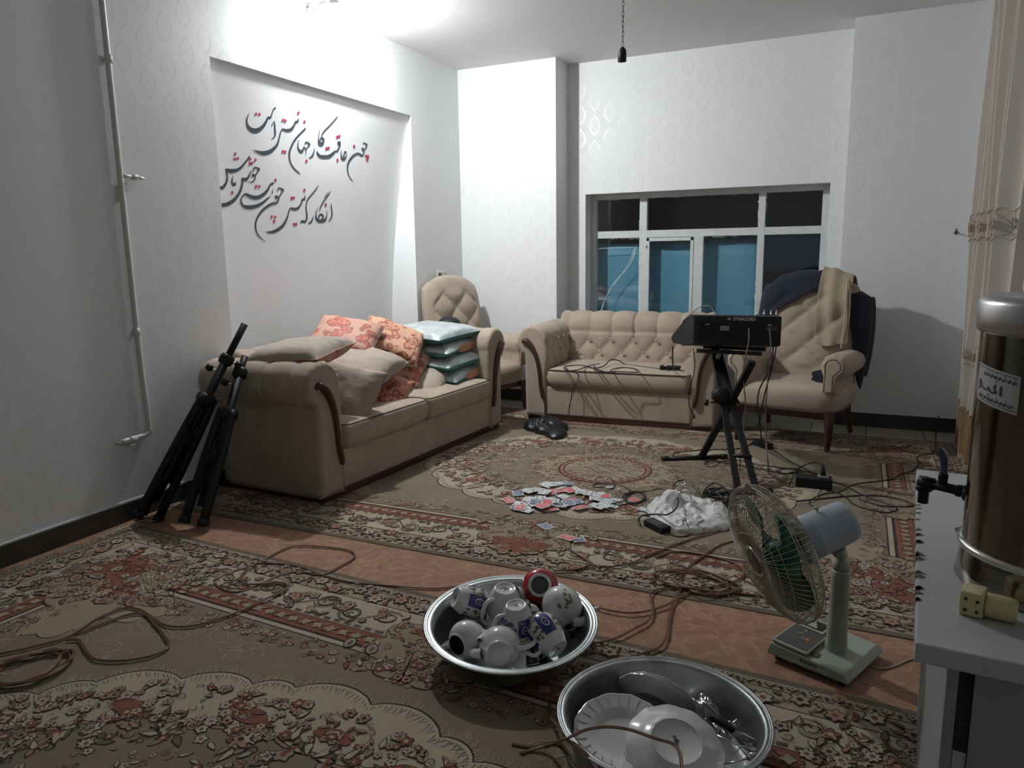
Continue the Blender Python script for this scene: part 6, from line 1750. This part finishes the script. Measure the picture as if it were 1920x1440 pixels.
# leads hanging from the mixer
cable('grey brown lead hanging from the middle of the mixer to the rug', [atY(1404, 616, 4.73), atY(1404, 640, 4.69), atY(1398, 670, 4.66), atY(1394, 710, 4.63), atY(1398, 760, 4.60), atY(1394, 810, 4.58), atY(1388, 860, 4.5), F(1387, 884, Z2+.01), F(1386, 898, Z2+.004)], .0042, 'grey_cable', group='leads hanging from the mixer')
cable('grey brown lead hanging from the right end of the mixer', [atY(1443, 616, 4.74), atY(1445, 650, 4.70), atY(1441, 700, 4.68), atY(1436, 760, 4.65), atY(1436, 820, 4.62), atY(1440, 868, 4.5), F(1442, 888, Z2+.004), F(1456, 896, Z2+.004)], .0042, 'grey_cable', group='leads hanging from the mixer')
cable('black lead drooping from the right of the mixer beside the armchair seat', [atY(1456, 640, 4.80), atY(1452, 670, 4.78), atY(1440, 700, 4.8), atY(1424, 730, 4.8), atY(1420, 765, 4.8), atY(1426, 800, 4.85), F(1426, 834, Z2+.02)], .0045, group='leads hanging from the mixer')
cable('second black lead drooping from the right of the mixer', [atY(1450, 646, 4.82), atY(1447, 690, 4.80), atY(1436, 730, 4.8), atY(1428, 770, 4.8), atY(1424, 800, 4.85), F(1434, 842, Z2+.02)], .0045, group='leads hanging from the mixer')
cable('thin black lead dangling from the left of the mixer with a bare plug', [atY(1299, 652, 4.86), atY(1303, 680, 4.84), atY(1300, 705, 4.84), atY(1292, 735, 4.84), atY(1292, 760, 4.84), atY(1300, 776, 4.84)], .0030, group='leads hanging from the mixer')
o = thing('jack_connector', 'small black plug dangling in front of the loveseat arm', 'plug', atY(1301, 780, 4.84)); m = MB(); m.tube([(0, 0, .012), (.003, 0, -.016)], [.005, .007], 8); m.build('shell', M['black_plastic'], o)
cable('pair of thin wires hanging from the front tip of the mixer', [atY(1262, 650, 5.10), atY(1261, 668, 5.25), atY(1262, 684, 5.5), Vector((-1.29, 5.80, .475))], .0026, group='leads hanging from the mixer', twin=True)
cable('thin pale wire arching over the top of the mixer', [Vector((tl.x-.02, tl.y+.22, tl.z-.07)), atY(1280, 605, 4.92), atY(1296, 588, 4.9), atY(1314, 575, 4.88), atY(1330, 574, 4.86), atY(1337, 582, 4.85), Vector((tl.x+.12, tl.y+.08, tl.z+.004))], .0028, 'grey_plastic', group='leads hanging from the mixer')
# leads on the loveseat
SZ = .472
def L_(px, py, dz=0): return F(px, py, SZ+.004+dz)
cable('black microphone cable looped across the loveseat seat', [L_(1255, 694), L_(1225, 690), L_(1195, 686), L_(1172, 683), L_(1160, 676, .03), L_(1145, 675, .04), L_(1132, 686, .01), L_(1115, 690), L_(1090, 685), L_(1065, 686), L_(1057, 690), L_(1066, 695), L_(1085, 693), L_(1105, 686), L_(1125, 682)], .0045, group='leads on the loveseat')
cable('black cable wound in a second loop on the loveseat seat', [L_(1112, 684), L_(1120, 692), L_(1135, 697), L_(1160, 697), L_(1195, 698), L_(1192, 692), L_(1170, 689), L_(1150, 692), L_(1140, 698), L_(1122, 696), L_(1112, 690)], .0045, group='leads on the loveseat')
cable('black lead running off the loveseat down to the black bag', [L_(1058, 688), L_(1066, 694), L_(1076, 698), L_(1085, 702), atY(1083, 712, 5.66), atY(1075, 726, 5.63), atY(1071, 745, 5.62), atY(1068, 765, 5.61), atY(1066, 785, 5.60), F(1062, 806, Z2+.006), F(1058, 815, .04)], .0036, group='leads on the loveseat')
cable('thin black wire doubled beside the lead that drops from the loveseat', [L_(1075, 697), atY(1084, 706, 5.64), atY(1078, 730, 5.62), atY(1069, 755, 5.60), atY(1064, 775, 5.60), atY(1062, 790, 5.6), F(1062, 802, Z2+.006)], .002, group='leads on the loveseat')
cable('black lead trailing in front of the black bag', [(1047, 824), (1035, 828), (1020, 832), (1010, 836), (1022, 838), (1035, 832), (1046, 828)], .0028)
# brown twin wire
GW = 'brown twin wires trailing over the rugs'
BZ = .022
cable('brown twin wire crossing the near rug from the left coil towards the sofa', [(0, 1226), (60, 1213), (125, 1194), (180, 1160), (232, 1140), (262, 1143), (285, 1157), (310, 1172), (340, 1175), (372, 1171), (415, 1158), (455, 1143), (500, 1122), (528, 1110), (540, 1099), (528, 1092), (500, 1094), (465, 1095), (450, 1087), (458, 1072), (480, 1056)], .0026, 'brown_cable', BZ, GW, 'twin_wire', True)
cable('brown twin wire looping onto the orange carpet in front of the sofa', [(402, 1088), (430, 1073), (475, 1060), (535, 1028), (572, 1023), (635, 1028), (660, 1034), (663, 1046), (640, 1060), (606, 1077), (570, 1073), (540, 1074), (515, 1082), (470, 1103), (440, 1110), (415, 1104), (402, 1094)], .0026, 'brown_cable', BZ-.008, GW, 'twin_wire', True)
cable('brown twin wire running along the orange carpet to the teapot basin', [(480, 1056), (515, 1056), (560, 1062), (605, 1078), (650, 1090), (700, 1095), (760, 1100), (815, 1103), (850, 1100), (880, 1098)], .0026, 'brown_cable', BZ-.008, GW, 'twin_wire', True)
cl = []
for i in range(52):
    a = -.3+i*.55; cl.append(F(52+(76+16*math.sin(i*.37))*math.cos(a)*.98+4*math.sin(i*1.1), 1244+(24+11*math.sin(i*.53))*math.sin(a)-(math.cos(a))*20, BZ+.003+.003*(i % 5)))
cable('coil of brown twin wire at the left edge of the near rug', cl, .0030, 'brown_cable', BZ, GW, 'twin_wire', True, k=4)
cable('brown twin wire looping right of the left coil', [(125, 1200), (148, 1200), (158, 1215), (172, 1232), (190, 1238), (235, 1238), (285, 1229), (316, 1212), (308, 1192), (290, 1170), (272, 1152), (242, 1152), (200, 1166), (140, 1190)], .0028, 'brown_cable', BZ, GW, 'twin_wire', True)
cable('brown twin wire sweeping across the border of the far rug', [(1037, 1070), (1080, 1067), (1108, 1059), (1120, 1061), (1150, 1062), (1185, 1055), (1215, 1041), (1255, 1025), (1300, 1009), (1342, 997), (1375, 985)], .0026, 'brown_cable', BZ, GW, 'twin_wire', True)
cable('short brown twin wire joining the sweep near the rug edge', [(1066, 1028), (1085, 1040), (1108, 1054), (1125, 1065)], .0026, 'brown_cable', BZ, GW, 'twin_wire', True)
cable('brown twin wire looping from the tangle down to the teapot basin', [(1228, 1045), (1268, 1034), (1320, 1040), (1368, 1052), (1390, 1064), (1395, 1077), (1380, 1089), (1340, 1099), (1300, 1104), (1245, 1103), (1222, 1110), (1220, 1124), (1224, 1145), (1215, 1164), (1190, 1178), (1160, 1194), (1130, 1203), (1106, 1205)], .0026, 'brown_cable', BZ-.002, GW, 'twin_wire', True)
cable('brown twin wire from the fan side down to the deep basin', [(1390, 1010), (1350, 1022), (1322, 1040), (1292, 1062), (1276, 1085), (1278, 1102), (1265, 1122), (1255, 1150), (1250, 1190), (1235, 1214), (1190, 1229), (1158, 1240)], .0026, 'brown_cable', BZ-.002, GW, 'twin_wire', True)
cable('brown twin wire from the teapot basin into the tangle', [(1108, 1134), (1142, 1144), (1180, 1149), (1220, 1144), (1258, 1130), (1288, 1112), (1330, 1108), (1400, 1114), (1430, 1118)], .0026, 'brown_cable', BZ-.002, GW, 'twin_wire', True)
for q in range(2):
    cl = []
    for i in range(26):
        a = q*1.1+i*.5; cl.append(F(1305+q*12+(75-q*16+12*math.sin(i*.7+q))*math.cos(a), 1092+(17+5*math.cos(i*.9))*math.sin(a)+10*math.cos(a), BZ+.002+.003*(i % 5)))
    cable(('outer', 'inner')[q]+' loops of the tangle of brown twin wire on the far rug border', cl, .0026, 'brown_cable', BZ, GW, 'twin_wire', True, k=4)
def Wz(px, py, z): return F(px, py, z)
cable('brown twin wire lying over the rim and plates of the deep basin', [Wz(975, 1412, .02), Wz(1000, 1405, .022), Wz(1035, 1395, .05), Wz(1062, 1385, .165), Wz(1100, 1368, .17), Wz(1140, 1363, .165), Wz(1180, 1368, .165), Wz(1230, 1385, .168), Wz(1262, 1395, .165), Wz(1275, 1415, .165), Wz(1277, 1450, .165), Wz(1277, 1490, .17)], .0026, 'brown_cable', BZ, GW, 'twin_wire', True)
cable('brown twin wire passing the left side of the deep basin', [Wz(1030, 1318, .02), Wz(1032, 1342, .03), Wz(1052, 1368, .10), Wz(1062, 1385, .155), Wz(1090, 1405, .163), Wz(1112, 1430, .155), Wz(1128, 1460, .155)], .0026, 'brown_cable', BZ, GW, 'twin_wire', True)
cable('brown wire curving under the left rim of the deep basin', [Wz(960, 1395, .02), Wz(1000, 1400, .02), Wz(1040, 1392, .022), Wz(1066, 1408, .022), Wz(1085, 1440, .022)], .0026, 'brown_cable', BZ, GW, 'twin_wire', True)
cable('pale cord of the table fan curling over the orange carpet', [(1622, 1240), (1636, 1250), (1656, 1254), (1682, 1247), (1708, 1236), (1742, 1232)], .0028, mt='fan_wire', z=.012, group='pale fan cord')
